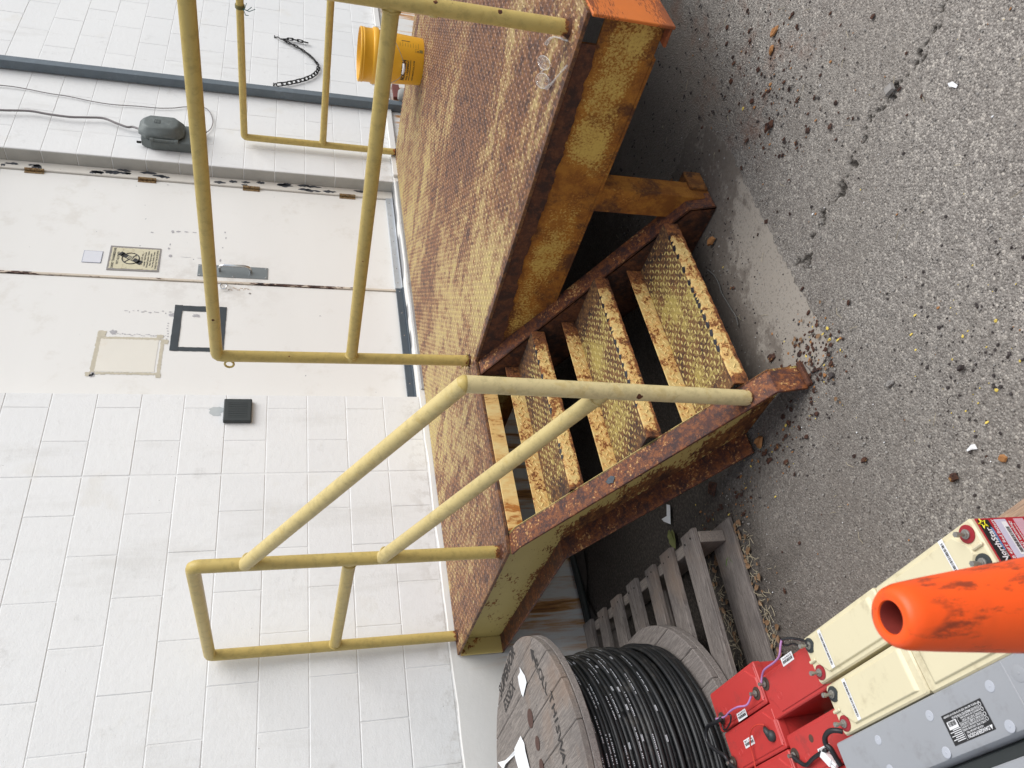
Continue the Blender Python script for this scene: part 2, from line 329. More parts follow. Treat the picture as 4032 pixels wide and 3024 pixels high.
def door_mat():
    n = N('door_paint')
    c = n.mix(n.noise(1.6, 5, .6, n.map((.4, 1, 2))), (.735, .72, .685), (.785, .775, .745))
    c = n.mix(n.math('MULTIPLY', n.sm(n.noise(4, 9, .7), .54, .70), .34), c, (.56, .52, .45)); hd = n.math('MULTIPLY', n.sm(n.math('ABSOLUTE', n.math('SUBTRACT', n.xyz(0), 1.66)), .34, .05), n.sm(n.math('ABSOLUTE', n.math('SUBTRACT', n.xyz(2), 1.85)), .55, .1)); c = n.mix(n.math('MULTIPLY', n.math('MULTIPLY', hd, n.sm(n.noise(9, 8, .72), .42, .62)), .38), c, (.50, .46, .41))
    c = n.mix(n.sm(n.noise(33, 2, .5), .775, .79), c, (.25, .25, .27))
    return n.done(c, .38, 0, n.bump(n.noise(55, 3), .07, .003), .45)
M_DOOR = door_mat()
M_FRAME = steel('door_frame_paint', (.69, .66, .60), stops=(.60, .63, .64, .70), scale=11, fine=.3, mid=(.10, .09, .09), orange=(.2, .15, .12), dark=(.05, .05, .055), stain=(.6, .5, .4), bump=.25, prough=.45)
M_EDGE = steel('meeting_edge_paint', (.62, .55, .45), stops=(.50, .53, .55, .60), scale=14, fine=.3, mid=(.04, .032, .032), orange=(.14, .07, .05), dark=(.022, .02, .022), stain=(.5, .38, .3), aniso=(1, 1, .3), bump=.4)
M_GALV = plain('galvanised', (.50, .53, .56), .42, .55, var=.2, sc=20, bump=.1)
M_POST = plain('galvanised_post', (.13, .158, .18), .5, .25, var=.25, sc=14, bump=.25, bsc=90, dirt=(.21, .245, .28), dsc=9, damt=.7)
M_DARKSTRIP = plain('dark_strip', (.075, .095, .115), .35, .3, var=.2, bump=.1)
M_SILL = plain('threshold_metal', (.36, .36, .355), .5, .3, var=.15, sc=16, bump=.2, dirt=(.2, .16, .13), dsc=14, damt=.5)
M_SS = plain('brushed_steel', (.22, .24, .245), .42, .55, var=.15, sc=6, bump=.05)
M_CHROME = plain('worn_chrome', (.62, .62, .62), .22, .95, var=.08, bump=0)
M_BRASS = steel('hinge_brass', (.20, .16, .10), stops=(.42, .5, .56, .66), scale=60, fine=.2, mid=(.11, .07, .04), orange=(.25, .14, .06), dark=(.04, .03, .02), bump=.4, prough=.4)
M_CAST = plain('cast_grey_box', (.125, .142, .137), .55, .15, var=.25, sc=22, bump=.5, bsc=80, dirt=(.23, .25, .24), dsc=11, damt=.6)
M_BLACK = plain('black_plastic', (.030, .036, .036), .5, 0, var=.2, bump=.3, bsc=60)
M_INK = plain('printed_ink', (.028, .028, .028), .6, bump=0)
M_STENCIL = plain('stencil_ink', (.032, .028, .026), .8, bump=0, var=.3, sc=60)
M_TAPE = plain('black_tape', (.030, .038, .044), .33, 0, var=.35, sc=16, bump=.3, bsc=40)
M_PAPER = plain('white_paper', (.78, .79, .80), .6, var=.05, bump=.2, bsc=50)
M_PAPERGREY = plain('pale_notice', (.66, .67, .71), .5, var=.05, sc=30, bump=.05)
M_NOTEEDGE = plain('notice_edge', (.20, .22, .30), .5, bump=0)
M_SIGNGREY = plain('sign_border_grey', (.25, .23, .215), .45, var=.25, sc=30, bump=.1)
M_SIGNTAN = plain('sign_parchment', (.62, .57, .40), .5, var=.14, sc=40, bump=.1, dirt=(.42, .34, .2), dsc=18, damt=.5)
M_TAN = plain('old_glue', (.52, .475, .37), .7, var=.25, sc=30, bump=.3, bsc=90)
M_PATCH = plain('bare_cream_paint', (.73, .70, .62), .5, var=.06, sc=4, bump=.1, dirt=(.66, .55, .42), dsc=3, damt=.5)
M_SCUFF = plain('grey_scuff', (.40, .39, .40), .7, var=.35, sc=50, bump=.2)
M_CHAIN = plain('black_chain', (.018, .017, .016), .5, .3, bump=.2)
M_CABLEGREY = plain('grey_cable', (.22, .20, .20), .6, bump=.05)
M_BUCKET = plain('yellow_bucket_plastic', (.80, .42, .025), .38, 0, var=.06, sc=10, bump=.03)
M_HOLE = plain('dark_hole', (.012, .011, .010), .9, bump=0)
def wood(name, a, b, g, axis=0, ang=0, dark=(.10, .085, .075), redd=None):
    n = N(name); sc = [14, 14, 14]; sc[axis] = .9
    v = n.map(tuple(sc), (1.1, 2.3, .7), (0, 0, 0), n.map((1, 1, 1), (0, 0, 0), (0, 0, ang)))
    wv = n.noise(2.2, 5, .6, v, 1.6); fine = n.noise(14, 5, .7, v)
    ring = n.math('FRACT', n.math('MULTIPLY', wv, 9)); ring = n.sm(ring, .0, .9)
    c = n.mix(ring, a, b); c = n.mix(n.math('MULTIPLY', n.sm(fine, .45, .7), .55), c, dark)
    c = n.mix(n.math('MULTIPLY', n.sm(n.noise(5, 6, .65), .48, .7), .55), c, g)
    if redd: c = n.mix(n.math('MULTIPLY', n.sm(n.noise(3.1, 5, .6, n.map((1, 1, 1), (4, 4, 1))), .5, .68), .6), c, redd)
    c = n.mix(n.sm(n.noise(48, 2, .5), .735, .76), c, (.05, .04, .035))
    return n.done(c, .78, 0, n.bump(n.math('ADD', n.math('MULTIPLY', ring, .5), fine), .45, .002), .25)
M_PALLET = wood('weathered_pallet_wood', (.12, .104, .094), (.225, .198, .18), (.095, .085, .08), 0, .108, redd=(.24, .175, .13))
M_PALLETY = wood('weathered_stringer_wood', (.22, .19, .165), (.30, .26, .225), (.17, .15, .14), 1, .108)
M_PAL2 = wood('brown_pallet_wood', (.33, .22, .155), (.42, .29, .205), (.25, .17, .13), 1, 0)
M_REEL = wood('reel_flange_wood', (.165, .145, .130), (.27, .238, .212), (.125, .112, .106), 1, -.08, redd=(.24, .17, .125))
M_REELB = wood('reel_bottom_wood', (.17, .15, .138), (.27, .24, .22), (.14, .128, .122), 1, -.08)
M_CABLE = plain('black_cable_jacket', (.012, .013, .014), .46, 0, var=.3, sc=30, bump=.25, bsc=60, spec=.5, dirt=(.10, .092, .08), dsc=13, damt=.55)
M_PRINT = plain('cable_print', (.72, .74, .78), .6, bump=0)
M_CREAM = plain('cream_battery_plastic', (.68, .612, .41), .42, 0, var=.05, sc=5, bump=.08, bsc=120, dirt=(.42, .35, .21), dsc=13, damt=.62)
M_RED = plain('red_battery_plastic', (.50, .045, .040), .45, 0, var=.12, sc=7, bump=.12, bsc=160, dirt=(.20, .05, .045), dsc=12, damt=.7)
M_GREY = plain('grey_battery_plastic', (.325, .335, .35), .48, 0, var=.06, sc=6, bump=.08, bsc=160, dirt=(.22, .215, .21), dsc=10, damt=.65)
M_VENT = plain('pale_vent_cap', (.44, .46, .50), .5, 0, var=.06, bump=.1)
M_REDW = plain('red_washer', (.30, .015, .022), .4, 0, bump=.05)
M_LABRED = plain('label_red', (.42, .018, .030), .3, 0, var=.05, bump=0)
M_LABBLK = plain('label_black', (.012, .012, .013), .3, 0, bump=0)
M_LABLIL = plain('label_lilac', (.56, .55, .66), .3, 0, var=.03, bump=0)
M_LABPINK = plain('label_pink', (.62, .38, .44), .3, 0, var=.25, sc=20, bump=0)
M_WHITE = plain('white_print', (.80, .80, .80), .4, var=.02, bump=0)
M_YPRINT = plain('yellow_print', (.85, .78, .02), .4, var=.02, bump=0)
M_BLUE = plain('blue_print', (.05, .22, .50), .4, var=.02, bump=0)
M_BOLT = plain('bolt_steel', (.34, .33, .30), .42, .7, var=.25, sc=80, bump=.3)
M_WIRE = plain('black_wire', (.018, .018, .02), .45, 0, bump=.1)
M_PURPLE = plain('purple_wire', (.45, .22, .46), .45, 0, bump=0)
M_REDWIRE = plain('red_wire', (.55, .05, .03), .4, 0, bump=0)
def cone_mat():
    n = N('cone_orange_pvc'); c = n.mix(n.noise(6, 4), (.93, .085, .010), (1.0, .125, .014))
    v = n.map((1, 1, .35), (2, 1, 4)); s_ = n.noise(30, 8, .70, v); side = n.noise(24, 3, .5, n.map((1, 1, .6), (7, 3, 2)))
    m = n.math('MULTIPLY', n.sm(s_, .49, .60), n.sm(n.math('ADD', side, n.math('MULTIPLY', n.sm(n.xyz(2), .90, .80), .10)), .44, .56))
    c = n.mix(n.math('MULTIPLY', m, .85), c, n.mix(n.noise(60, 4), (.11, .028, .014), (.26, .05, .02))); c = n.mix(n.math('MULTIPLY', n.sm(n.noise(9, 6), .5, .7), .35), c, (.45, .07, .02))
    return n.done(c, .42, 0, n.bump(n.noise(70, 3), .1, .002), .4)
M_CONE = cone_mat()

# ground
def asphalt_mat():
    n = N('worn_asphalt'); at = n.t.nodes.new('ShaderNodeAttribute'); at.attribute_name = 'crack'; ck = at.outputs['Fac']
    wv = n.math('MULTIPLY', n.noise(30, 2), .004)
    cellc = n.voro(140, 'F1', 'Color'); cd1 = n.voro(140, 'F1', 'Distance'); small = n.voro(300, 'F1', 'Color')
    sep = n.t.nodes.new('ShaderNodeSeparateColor'); n.L(cellc, sep.inputs[0]); sep2 = n.t.nodes.new('ShaderNodeSeparateColor'); n.L(small, sep2.inputs[0])
    stone = n.ramp(sep.outputs[0], [(0, (.165, .150, .136)), (.35, (.25, .232, .211)), (.7, (.32, .298, .270)), (1, (.43, .40, .355))])
    fin = n.ramp(sep2.outputs[0], [(0, (.115, .105, .095)), (.5, (.235, .218, .198)), (1, (.38, .355, .32))])
    c = n.mix(n.sm(sep.outputs[1], .55, .60), stone, fin)
    bind = n.sm(cd1, .0036, .0060)
    c = n.mix(n.math('MULTIPLY', n.sm(n.voro(140, 'DISTANCE_TO_EDGE', 'Distance'), .10, .02), .55), c, (.075, .067, .06))
    c = n.mix(n.math('MULTIPLY', n.sm(n.noise(2.2, 6, .65), .40, .62), .38), c, (.19, .173, .153))
    # wear: paler where traffic polished it (towards the yard), brown dust and rust wash by the landing
    wear = n.sm(n.xyz(1), -1.9, -3.0); c = n.mix(n.math('MULTIPLY', wear, .42), c, n.mix(1, c, (1.55, 1.50, 1.45), 'MULTIPLY'))
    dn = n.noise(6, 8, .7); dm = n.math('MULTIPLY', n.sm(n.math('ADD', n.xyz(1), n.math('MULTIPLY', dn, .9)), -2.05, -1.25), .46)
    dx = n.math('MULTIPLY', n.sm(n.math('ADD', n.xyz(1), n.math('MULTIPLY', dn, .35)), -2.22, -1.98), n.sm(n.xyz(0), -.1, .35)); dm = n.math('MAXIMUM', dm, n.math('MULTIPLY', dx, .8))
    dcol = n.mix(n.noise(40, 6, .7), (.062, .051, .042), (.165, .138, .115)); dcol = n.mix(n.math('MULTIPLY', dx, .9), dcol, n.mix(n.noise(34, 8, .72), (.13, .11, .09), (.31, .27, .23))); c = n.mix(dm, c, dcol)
    soil = n.math('MULTIPLY', n.sm(n.math('ADD', n.xyz(1), n.math('MULTIPLY', n.math('SUBTRACT', dn, .5), .7)), -1.72, -1.22), .85)  # dark soil, deepened in colour so the gaps under the steps read black
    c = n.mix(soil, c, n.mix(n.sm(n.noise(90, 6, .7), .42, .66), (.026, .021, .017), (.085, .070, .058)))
    rx = n.math('MULTIPLY', n.sm(n.xyz(0), -.15, .10), n.math('MULTIPLY', n.sm(n.xyz(1), -2.85, -2.5), n.sm(n.xyz(1), -1.9, -2.3)))
    c = n.mix(n.math('MULTIPLY', n.math('MULTIPLY', rx, n.sm(dn, .48, .68)), .55), c, (.17, .075, .042))
    c = n.mix(n.sm(ck, .10, .8), c, (.060, .052, .044))
    h = n.math('ADD', n.math('MULTIPLY', n.sm(cd1, .62, .05), .9), n.math('MULTIPLY', n.noise(420, 3, .6), .5))
    h = n.math('ADD', h, n.math('MULTIPLY', sep.outputs[2], .7)); h = n.math('MULTIPLY', h, n.math('SUBTRACT', 1, n.math('MULTIPLY', dm, .5)))
    return n.done(c, .86, 0, n.bump(h, .85, .0035), .3)
M_ASPH = asphalt_mat()
def slab_mat():
    n = N('dusty_concrete'); g = n.noise(9, 9, .72); c = n.mix(n.noise(3, 7, .65), (.255, .228, .195), (.335, .302, .26))
    c = n.mix(n.math('MULTIPLY', n.sm(n.noise(120, 3, .6), .56, .66), .6), c, (.12, .10, .085))
    right = n.math('ADD', n.math('MULTIPLY', n.sm(n.xyz(0), -.32, .12), .22), n.math('MULTIPLY', n.sm(n.xyz(1), -2.04, -1.80), .24))
    c = n.mix(n.sm(n.math('ADD', g, right), .58, .70), c, n.mix(n.noise(60, 6, .7), (.09, .076, .063), (.23, .198, .168)))
    return n.done(c, .85, 0, n.bump(n.math('ADD', n.noise(90, 6, .7), n.math('MULTIPLY', g, .6)), .5, .003), .3)
M_SLAB = slab_mat()
M_DIRT = plain('dark_dirt', (.060, .050, .042), .95, 0, var=.5, sc=24, bump=.9, bsc=60)
M_FLK = steel('flake_rust', (.20, .10, .045), stops=(.3, .36, .42, .5), scale=40, fine=.3, mid=(.065, .03, .022), orange=(.12, .05, .026), dark=(.03, .019, .017), bump=.5)
M_FLKO = plain('flake_orange', (.33, .15, .05), .8, var=.35, sc=50, bump=.5)
M_CHIP = plain('chip_yellow', (.66, .50, .10), .7, var=.25, sc=50, bump=.3)
M_PEB = plain('pebble_grey', (.255, .24, .222), .8, var=.5, sc=60, bump=.4)
M_PEBD = plain('pebble_dark', (.045, .036, .034), .8, var=.5, sc=60, bump=.4)
M_STRAW = plain('dry_grass', (.36, .31, .21), .8, var=.3, sc=60, bump=0)
M_LEAF = plain('green_leaf', (.10, .17, .04), .5, var=.3, sc=60, bump=.2)
M_LEAFB = plain('brown_leaf', (.19, .11, .055), .7, var=.4, sc=60, bump=.2)
M_CLEAR = N('clear_plastic'); M_CLEAR.b.inputs['Transmission Weight'].default_value = .85; M_CLEAR.b.inputs['IOR'].default_value = 1.45; M_CLEAR.b.inputs['Alpha'].default_value = .16; M_CLEAR = M_CLEAR.done((.93, .94, .96), .08)
M_FROST = N('frosted_plastic'); M_FROST.b.inputs['Transmission Weight'].default_value = .35; M_FROST.b.inputs['Alpha'].default_value = .42; M_FROST = M_FROST.done((.72, .70, .68), .25)
M_BRICK = plain('brown_brick', (.16, .05, .04), .8, bump=.3)

# ================================================================ GROUND
def axis(lo, hi, a, b, step):
    fine = np.arange(a, b, step); g = [lo, lo/3, (lo/3+a)/2, a-1.2, a-.5, a-.2, a-.08]
    g2 = [b+.08, b+.2, b+.5, b+1.2, (hi/3+b)/2, hi/3, hi]; return np.array(sorted(set([v for v in g if v < a]+list(fine)+[v for v in g2 if v > b])))
crk = [px(*Q3(*p), 2, 0)[:2] for p in ((1740, 10), (1660, 140), (1580, 330), (1400, 560), (1270, 720), (1200, 880), (1140, 1000), (1060, 1200), (960, 1330), (900, 1480), (850, 1659))]
crk += [px(*Q6(*p), 2, 0)[:2] for p in ((870, 60), (800, 160))]; crk = [crk[0]+(crk[0]-crk[1])*6]+crk
CR = [np.array(crk)]
def seg_dist(P, pl):
    d = np.full(len(P), 9.)
    for a, b in zip(pl[:-1], pl[1:]):
        ab = b-a; t = np.clip(((P-a)@ab)/(ab@ab), 0, 1); d = np.minimum(d, np.linalg.norm(P-a-t[:, None]*ab, axis=1))
    return d
xs = axis(-60, 60, -.85, .15, .007); ys = axis(-60, 60, -3.1, -2.02, .007)
GX, GY = np.meshgrid(xs, ys); P = np.stack([GX.ravel(), GY.ravel()], 1)
wob = .010*np.sin(P[:, 1]*61+3*np.sin(P[:, 0]*37))+.006*np.sin(P[:, 0]*143+P[:, 1]*117)+.004*np.sin(P[:, 1]*311)
d = seg_dist(P+np.stack([wob, wob*.6], 1), CR[0]); wdt = .0050+.0025*np.sin(P[:, 1]*23)+.003*np.sin(P[:, 1]*87+1)
ck = np.clip(1-d/np.maximum(wdt, .003), 0, 1)
far = (np.abs(P[:, 0]) < 6) & (np.abs(P[:, 1]) < 6)
und = .0022*(np.sin(P[:, 0]*5.1)*np.sin(P[:, 1]*4.3))*far
Zg = -.014*ck+und*.5-.001; nx, ny = len(xs), len(ys)
idx = np.arange(nx*ny).reshape(ny, nx); fc = np.stack([idx[:-1, :-1], idx[:-1, 1:], idx[1:, 1:], idx[1:, :-1]], -1).reshape(-1, 4)
g = obj('asphalt_ground', (np.c_[P, Zg], [tuple(map(int, f)) for f in fc]), M_ASPH, smooth='full', kind='structure')
at = g.data.attributes.new('crack', 'FLOAT', 'POINT'); at.data.foreach_set('value', np.clip(ck*1.6+np.clip(1-d/.016, 0, 1)*.22, 0, 1).astype(np.float32))
# concrete pad under the steps, ragged edge, dusted with grit
edge = [(-.755, -1.99), (-.765, -2.06), (-.74, -2.09), (-.66, -2.098), (-.55, -2.102), (-.45, -2.10), (-.33, -2.104), (-.2, -2.11), (-.1, -2.108), (.05, -2.125), (.2, -2.118), (.28, -2.10), (.36, -2.06), (.40, -1.98), (.36, -1.9), (.38, -1.8), (.30, -1.72), (.1, -1.70), (-.2, -1.66), (-.5, -1.68), (-.62, -1.72)]
pe = []
for (a, b) in zip(edge[:-1], edge[1:]):
    for k in range(8):
        t = k/8; pe.append((a[0]+(b[0]-a[0])*t+random.uniform(-.005, .005), a[1]+(b[1]-a[1])*t+random.uniform(-.008, .008)))
pe += [(-.66, -1.78), (-.72, -1.9)]
sb = MB().prism([(x, y, -.01) for x, y in pe], (0, 0, .0115)); obj('concrete_pad', sb, M_SLAB, bevel=.002, kind='structure')
# dirt band at the foot of the wall
db = MB(); pl = []
for k in range(60): pl.append((-3.2+k*.105, -.10-.05*math.sin(k*1.7)-.03*random.random()))
for i in range(len(pl)-1):
    a, b = pl[i], pl[i+1]; db.quad((a[0], a[1], .0095), (b[0], b[1], .0095), (b[0], -.002, .03), (a[0], -.002, .03))
obj('dirt_strip', db, M_DIRT, kind='structure')

# ================================================================ BUILDING
bld = thing('block_building', 'white painted concrete block building wall with recessed double steel doors', 'building', (0, 0, 0))
C0, H = 2.53, .2032
ZB = C0-9*H                  # .7012
def blk_mesh(w_, key={}):
    k = round(w_, 3)
    if k in key: return key[k]
    g_ = .0020; y0 = 0
    m = MB(); n = 1; x0, x1, z0, z1 = g_, w_-g_, g_, H-g_; b = .0018
    m.add([(x0, .03, z0), (x1, .03, z0), (x1, .03, z1), (x0, .03, z1), (x0, b, z0), (x1, b, z0), (x1, b, z1), (x0, b, z1),
           (x0+b, 0, z0+b), (x1-b, 0, z0+b), (x1-b, 0, z1-b), (x0+b, 0, z1-b)],
          [(0, 3, 2, 1), (0, 1, 5, 4), (1, 2, 6, 5), (2, 3, 7, 6), (3, 0, 4, 7), (4, 5, 9, 8), (5, 6, 10, 9), (6, 7, 11, 10), (7, 4, 8, 11), (8, 9, 10, 11)])
    me = bpy.data.meshes.new('concrete_block'); me.from_pydata(m.v, [], m.f); me.materials.append(M_WALL); key[k] = me; return me
DL, DR = .70, 2.655           # opening in the block work
TOPZ = C0+5*H
nblk = 0
def put_block(x0, x1, k):
    global nblk
    if x1-x0 < .03: return
    o = bpy.data.objects.new('concrete_block', blk_mesh(x1-x0)); COL.objects.link(o); o.parent = bld
    o.location = (x0, random.uniform(-.0007, .0006), C0-(k+1)*H); nblk += 1
for k in range(-5, 9):
    ztop = C0-k*H; opening = ztop <= C0+4*H+.001
    par = .4064*.5 if (k % 2) else 0
    lo, hi = -2.85, .2032                               # left of the control joint
    heads = [par+.4064*j for j in range(-12, 3)]
    def fill(lo, hi, heads):
        c = [lo]+[h for h in sorted(heads) if lo+.03 < h < hi-.03]+[hi]
        for a, b in zip(c[:-1], c[1:]): put_block(a, b, k)
    fill(-2.845, .2032, heads)
    fill(.2032+.006, DL, heads) if opening else fill(.2032+.006, 2.655, [par+.4064*j for j in range(0, 8)])
    fill(2.655, 5.95, [(4.31 if (k % 2) else 4.11)+.4064*j for j in range(-5, 6)])
back = MB()
back.box((-2.9, .0019, .60), (DL, .19, TOPZ)).box((DR, .0019, .60), (6, .19, TOPZ)).box((DL, .0019, C0+4*H+.0005), (DR, .19, TOPZ))
obj('mortar_backing', back, M_WALL, bld)
rev = MB()
for k in range(-4, 9):        # block ends lining the right jamb
    z1 = C0-k*H; rev.box((DR-.004, .004, z1-H+.003), (DR+.002, .098, z1-.003))
obj('jamb_blocks', rev, M_REVEAL, bld, bevel=.002)
fd = MB(); r_ = random.Random(3); n = 70; prev = None
pts = []
for i in range(n+1):
    x = -2.9+i*(6.0+2.9)/n; pts.append((x, .697+r_.uniform(-.005, .003)))
poly = [(-2.9, -.006, -.05)]+[(x, -.006, z) for x, z in pts]+[(6.0, -.006, -.05)]
fd.prism(poly, (0, .10, 0)); obj('concrete_foundation', fd, M_FOUND, bld, bevel=.004)
ld = MB().box((2.70, -.030, .655), (6.0, -.006, .70)); obj('base_ledge', ld, M_FOUND, bld, bevel=.003)
# frame, doors
LZ0, LZ1 = .735, 3.165
fr = MB().box((2.572, .088, .70), (DR-.0045, .16, 3.22)).box((DL+.001, .088, .70), (.742, .16, 3.22)).box((.742, .088, 3.172), (2.572, .16, 3.22))
fr.box((DL+.001, .092, 3.22), (DR-.0045, .16, 3.342)); obj('door_frame', fr, M_FRAME, bld, bevel=.003)
doors = []
for a, b in ((.745, 1.632), (1.650, 2.568)):
    dm = MB().box((a, .10, LZ0), (b, .145, LZ1)); doors.append(obj('door', dm, M_DOOR, bld, bevel=.002))
ast = MB().box((1.634, .092, LZ0), (1.650, .12, LZ1)); obj('meeting_strip', ast, M_EDGE, doors[0], bevel=.0015)
# worn paint slivers along frame and meeting edge
sl = MB(); rr = random.Random(5)
for z0, z1, xm, wd in ((.8, 3.12, 2.588, .036), (.8, 3.15, 1.653, .007)):
    z = z0
    while z < z1:
        z += rr.expovariate(1/.085); L = rr.uniform(.025, .12) if wd > .01 else rr.uniform(.015, .11)
        if xm < 2 and z > 2.5: L *= 1.8
        x = xm+(rr.uniform(0, .05) if wd > .01 else 0); y = .0872 if wd > .01 else .0992
        m_ = 7; top = []; bot = []
        for j in range(m_+1):
            t = j/m_; e = math.sin(math.pi*t)**.5; top.append((x+wd*.5*e*rr.uniform(.4, 1), y, z+L*t)); bot.append((x-wd*.5*e*rr.uniform(.2, 1), y, z+L*t))
        sl.add(top+bot[::-1], [tuple(range(2*m_+2))])
obj('peeled_paint', sl, plain('bare_dark_metal', (.055, .06, .072), .6, var=.4, sc=80, bump=.2), bld, kind='stuff')
for i, z in enumerate((2.973, 2.317, 1.665, 1.021)):
    hb = MB()
    for j in range(5): hb.lathe([(.0085, -.0105), (.0095, -.0095), (.0095, .0095), (.0085, .0105)], (2.571, .088, z-.044+j*.022), 12)
    hb.box((2.571, .0925, z-.055), (2.60, .0965, z+.055)); hb.box((2.545, .0965, z-.055), (2.571, .0995, z+.055))
    obj('hinge', hb, M_BRASS, doors[1], smooth=True)
# bottom sweeps and threshold
sw = MB().box((1.650, .082, .705), (2.568, .0995, .752)).box((1.650, .070, .705), (2.568, .082, .712)); obj('door_sweep', sw, M_GALV, doors[1], bevel=.001)
sw = MB().box((.745, .082, .700), (1.648, .0995, .748)).box((.745, .066, .700), (1.648, .082, .708)); obj('door_sweep', sw, M_DARKSTRIP, doors[0], bevel=.001)
sc = MB()
for i in range(7): sc.lathe([(.004, 0), (.003, .002)], (1.70+i*.135, .0818, .732), 8, ax=1)
for i in range(5): sc.lathe([(.004, 0), (.003, .002)], (.86+i*.19, .0818, .727), 8, ax=1)
for i, v in enumerate(sc.v): sc.v[i] = (v[0], .0818-(v[1]-.0818), v[2])
obj('sweep_screws', sc, M_CHROME, bld, kind='stuff')
th = MB().prism([(.745, -.016, .664), (.745, -.016, .684), (.745, .03, .697), (.745, .098, .697), (.745, .098, .664)], (1.90, 0, 0)); obj('threshold', th, M_SILL, bld, bevel=.002)
obj('threshold_fill', MB().box((DL, -.005, .60), (DR, .19, .6645)), M_HOLE, bld)
# pull plate and handle on the right leaf
pp = MB().box((1.688, .0965, 1.538), (1.790, .0995, 1.945)); pl_ = obj('pull_plate', pp, M_SS, doors[1], bevel=.0008)
hp = [(1.765, .097, 1.640), (1.772, .075, 1.640), (1.778, .058, 1.650), (1.781, .050, 1.672), (1.781, .050, 1.79), (1.778, .058, 1.812), (1.772, .075, 1.822), (1.765, .097, 1.822)]
obj('pull_handle', MB().tube([(1.742, y, z) for x, y, z in hp], .0085, 14), M_CHROME, doors[1], smooth=True)
ps = MB()
for x in (1.698, 1.78):
    for z in (1.55, 1.74, 1.933): ps.lathe([(.0045, 0), (.003, -.002)], (x, .0962, z), 10, ax=1)
obj('plate_screws', ps, M_CHROME, doors[1], kind='stuff')
dl = [(1.618, .099, 1.785), (1.605, .078, 1.785), (1.590, .070, 1.785), (1.577, .078, 1.785), (1.570, .099, 1.785)]
obj('pull_loop', MB().tube([(1.625, .098, 1.775), (1.612, .080, 1.772), (1.588, .076, 1.772), (1.575, .084, 1.775), (1.575, .086, 1.80), (1.588, .076, 1.806), (1.612, .080, 1.806), (1.625, .098, 1.803)], .0035, 8), M_CHROME, doors[0], smooth=True)
# marks left on the doors (old glue, scuffs, bare patch)
def blotch(mb, cx, cz, w_, h_, y=.0985, seed=0, n=18):
    r = random.Random(seed); mb.add([(cx+w_/2*math.cos(2*math.pi*i/n)*r.uniform(.55, 1.1), y, cz+h_/2*math.sin(2*math.pi*i/n)*r.uniform(.55, 1.1)) for i in range(n)], [tuple(range(n))])
def ragged(mb, x0, z0, x1, z1, y, seed=0, st=.006, amp=.003):
    r = random.Random(seed); p = []
    for a, b in (((x0, z0), (x1, z0)), ((x1, z0), (x1, z1)), ((x1, z1), (x0, z1)), ((x0, z1), (x0, z0))):
        L = math.dist(a, b); m = max(2, int(L/st))
        for j in range(m): t = j/m; p.append((a[0]+(b[0]-a[0])*t+r.uniform(-amp, amp), y, a[1]+(b[1]-a[1])*t+r.uniform(-amp, amp)))
    mb.add(p, [tuple(range(len(p)))])
gl = MB(); z0, z1, x0, x1 = 2.105, 2.395, .925, 1.163
ragged(gl, x0-.03, z1, x1+.01, z1+.022, .0990, 1); ragged(gl, x0-.03, z0-.03, x1+.006, z0-.012, .0990, 2, amp=.002)
ragged(gl, x1-.004, z0-.01, x1+.012, z1+.02, .0986, 3); ragged(gl, x0-.018, z0-.02, x0-.003, z1+.01, .0986, 4)
ragged(gl, x1+.012, z1-.02, x1+.055, z1+.020, .0983, 5); ragged(gl, x1+.012, z0-.022, x1+.036, z0+.012, .0983, 6)
ragged(gl, x0-.032, z1+.02, x0-.004, z1+.042, .0983, 7); ragged(gl, x0-.036, z0-.034, x0-.006, z0-.012, .0983, 8); ragged(gl, x1-.03, z0-.05, x1+.0, z0-.03, .0983, 9)
obj('old_tape_glue', gl, M_TAN, doors[0])
pt = MB(); ragged(pt, x0, z0, x1, z1, .0988, 12, .01, .002); obj('bare_patch', pt, M_PATCH, doors[0])
sf = MB(); r = random.Random(9)
for j in range(15): blotch(sf, 1.375+r.uniform(-.008, .012), 2.30-j*.021+r.uniform(-.006, .006), r.uniform(.004, .013), r.uniform(.006, .026), .0989, j)
for j in range(22): blotch(sf, 1.195+r.uniform(-.008, .006), 2.33-j*.0122, r.uniform(.003, .010), r.uniform(.008, .02), .0989, j+40)
blotch(sf, 1.355, 2.052, .03, .055, .0989, 70); blotch(sf, 1.358, 1.925, .034, .05, .0989, 71); blotch(sf, 1.21, 2.34, .038, .04, .0989, 72)
for j in range(9): blotch(sf, .905-.01*math.sin(j), 2.40+.008*math.sin(j*2)+r.uniform(-.004, .006), .022, r.uniform(.006, .02), .0981, 80+j)
for j in range(7): blotch(sf, 1.29-j*.02, 2.066+r.uniform(-.005, .005), .008, .012, .0989, 100+j)
obj('tape_scuffs', sf, M_SCUFF, doors[0], kind='stuff'); 
sf = MB()
for q, w_, h_ in (((1075, 1440), .035, .02), ((1110, 1440), .02, .03), ((1160, 1442), .012, .03), ((1210, 1446), .010, .03), ((1058, 1520), .02, .01), ((1050, 1545), .02, .014), ((1060, 1592), .03, .025), ((1160, 1600), .003, .08), ((1245, 1606), .003, .05), ((1370, 1620), .03, .012), ((1385, 1540), .012, .01), ((1405, 1480), .02, .01), ((1400, 1445), .02, .01), ((1045, 1150), .006, .02), ((600, 1440), .005, .008), ((945, 1445), .012, .02)):
    p = px(*Q1(*q), 1, .0985); blotch(sf, p[0], p[2], w_, h_, .0989, int(q[0]))
for q, w_, h_ in (((1365, 340), .01, .02), ((1135, 182), .01, .012)):
    pass
obj('tape_scuffs', sf, M_SCUFF, doors[1], kind='stuff')
rs = MB(); r = random.Random(4)
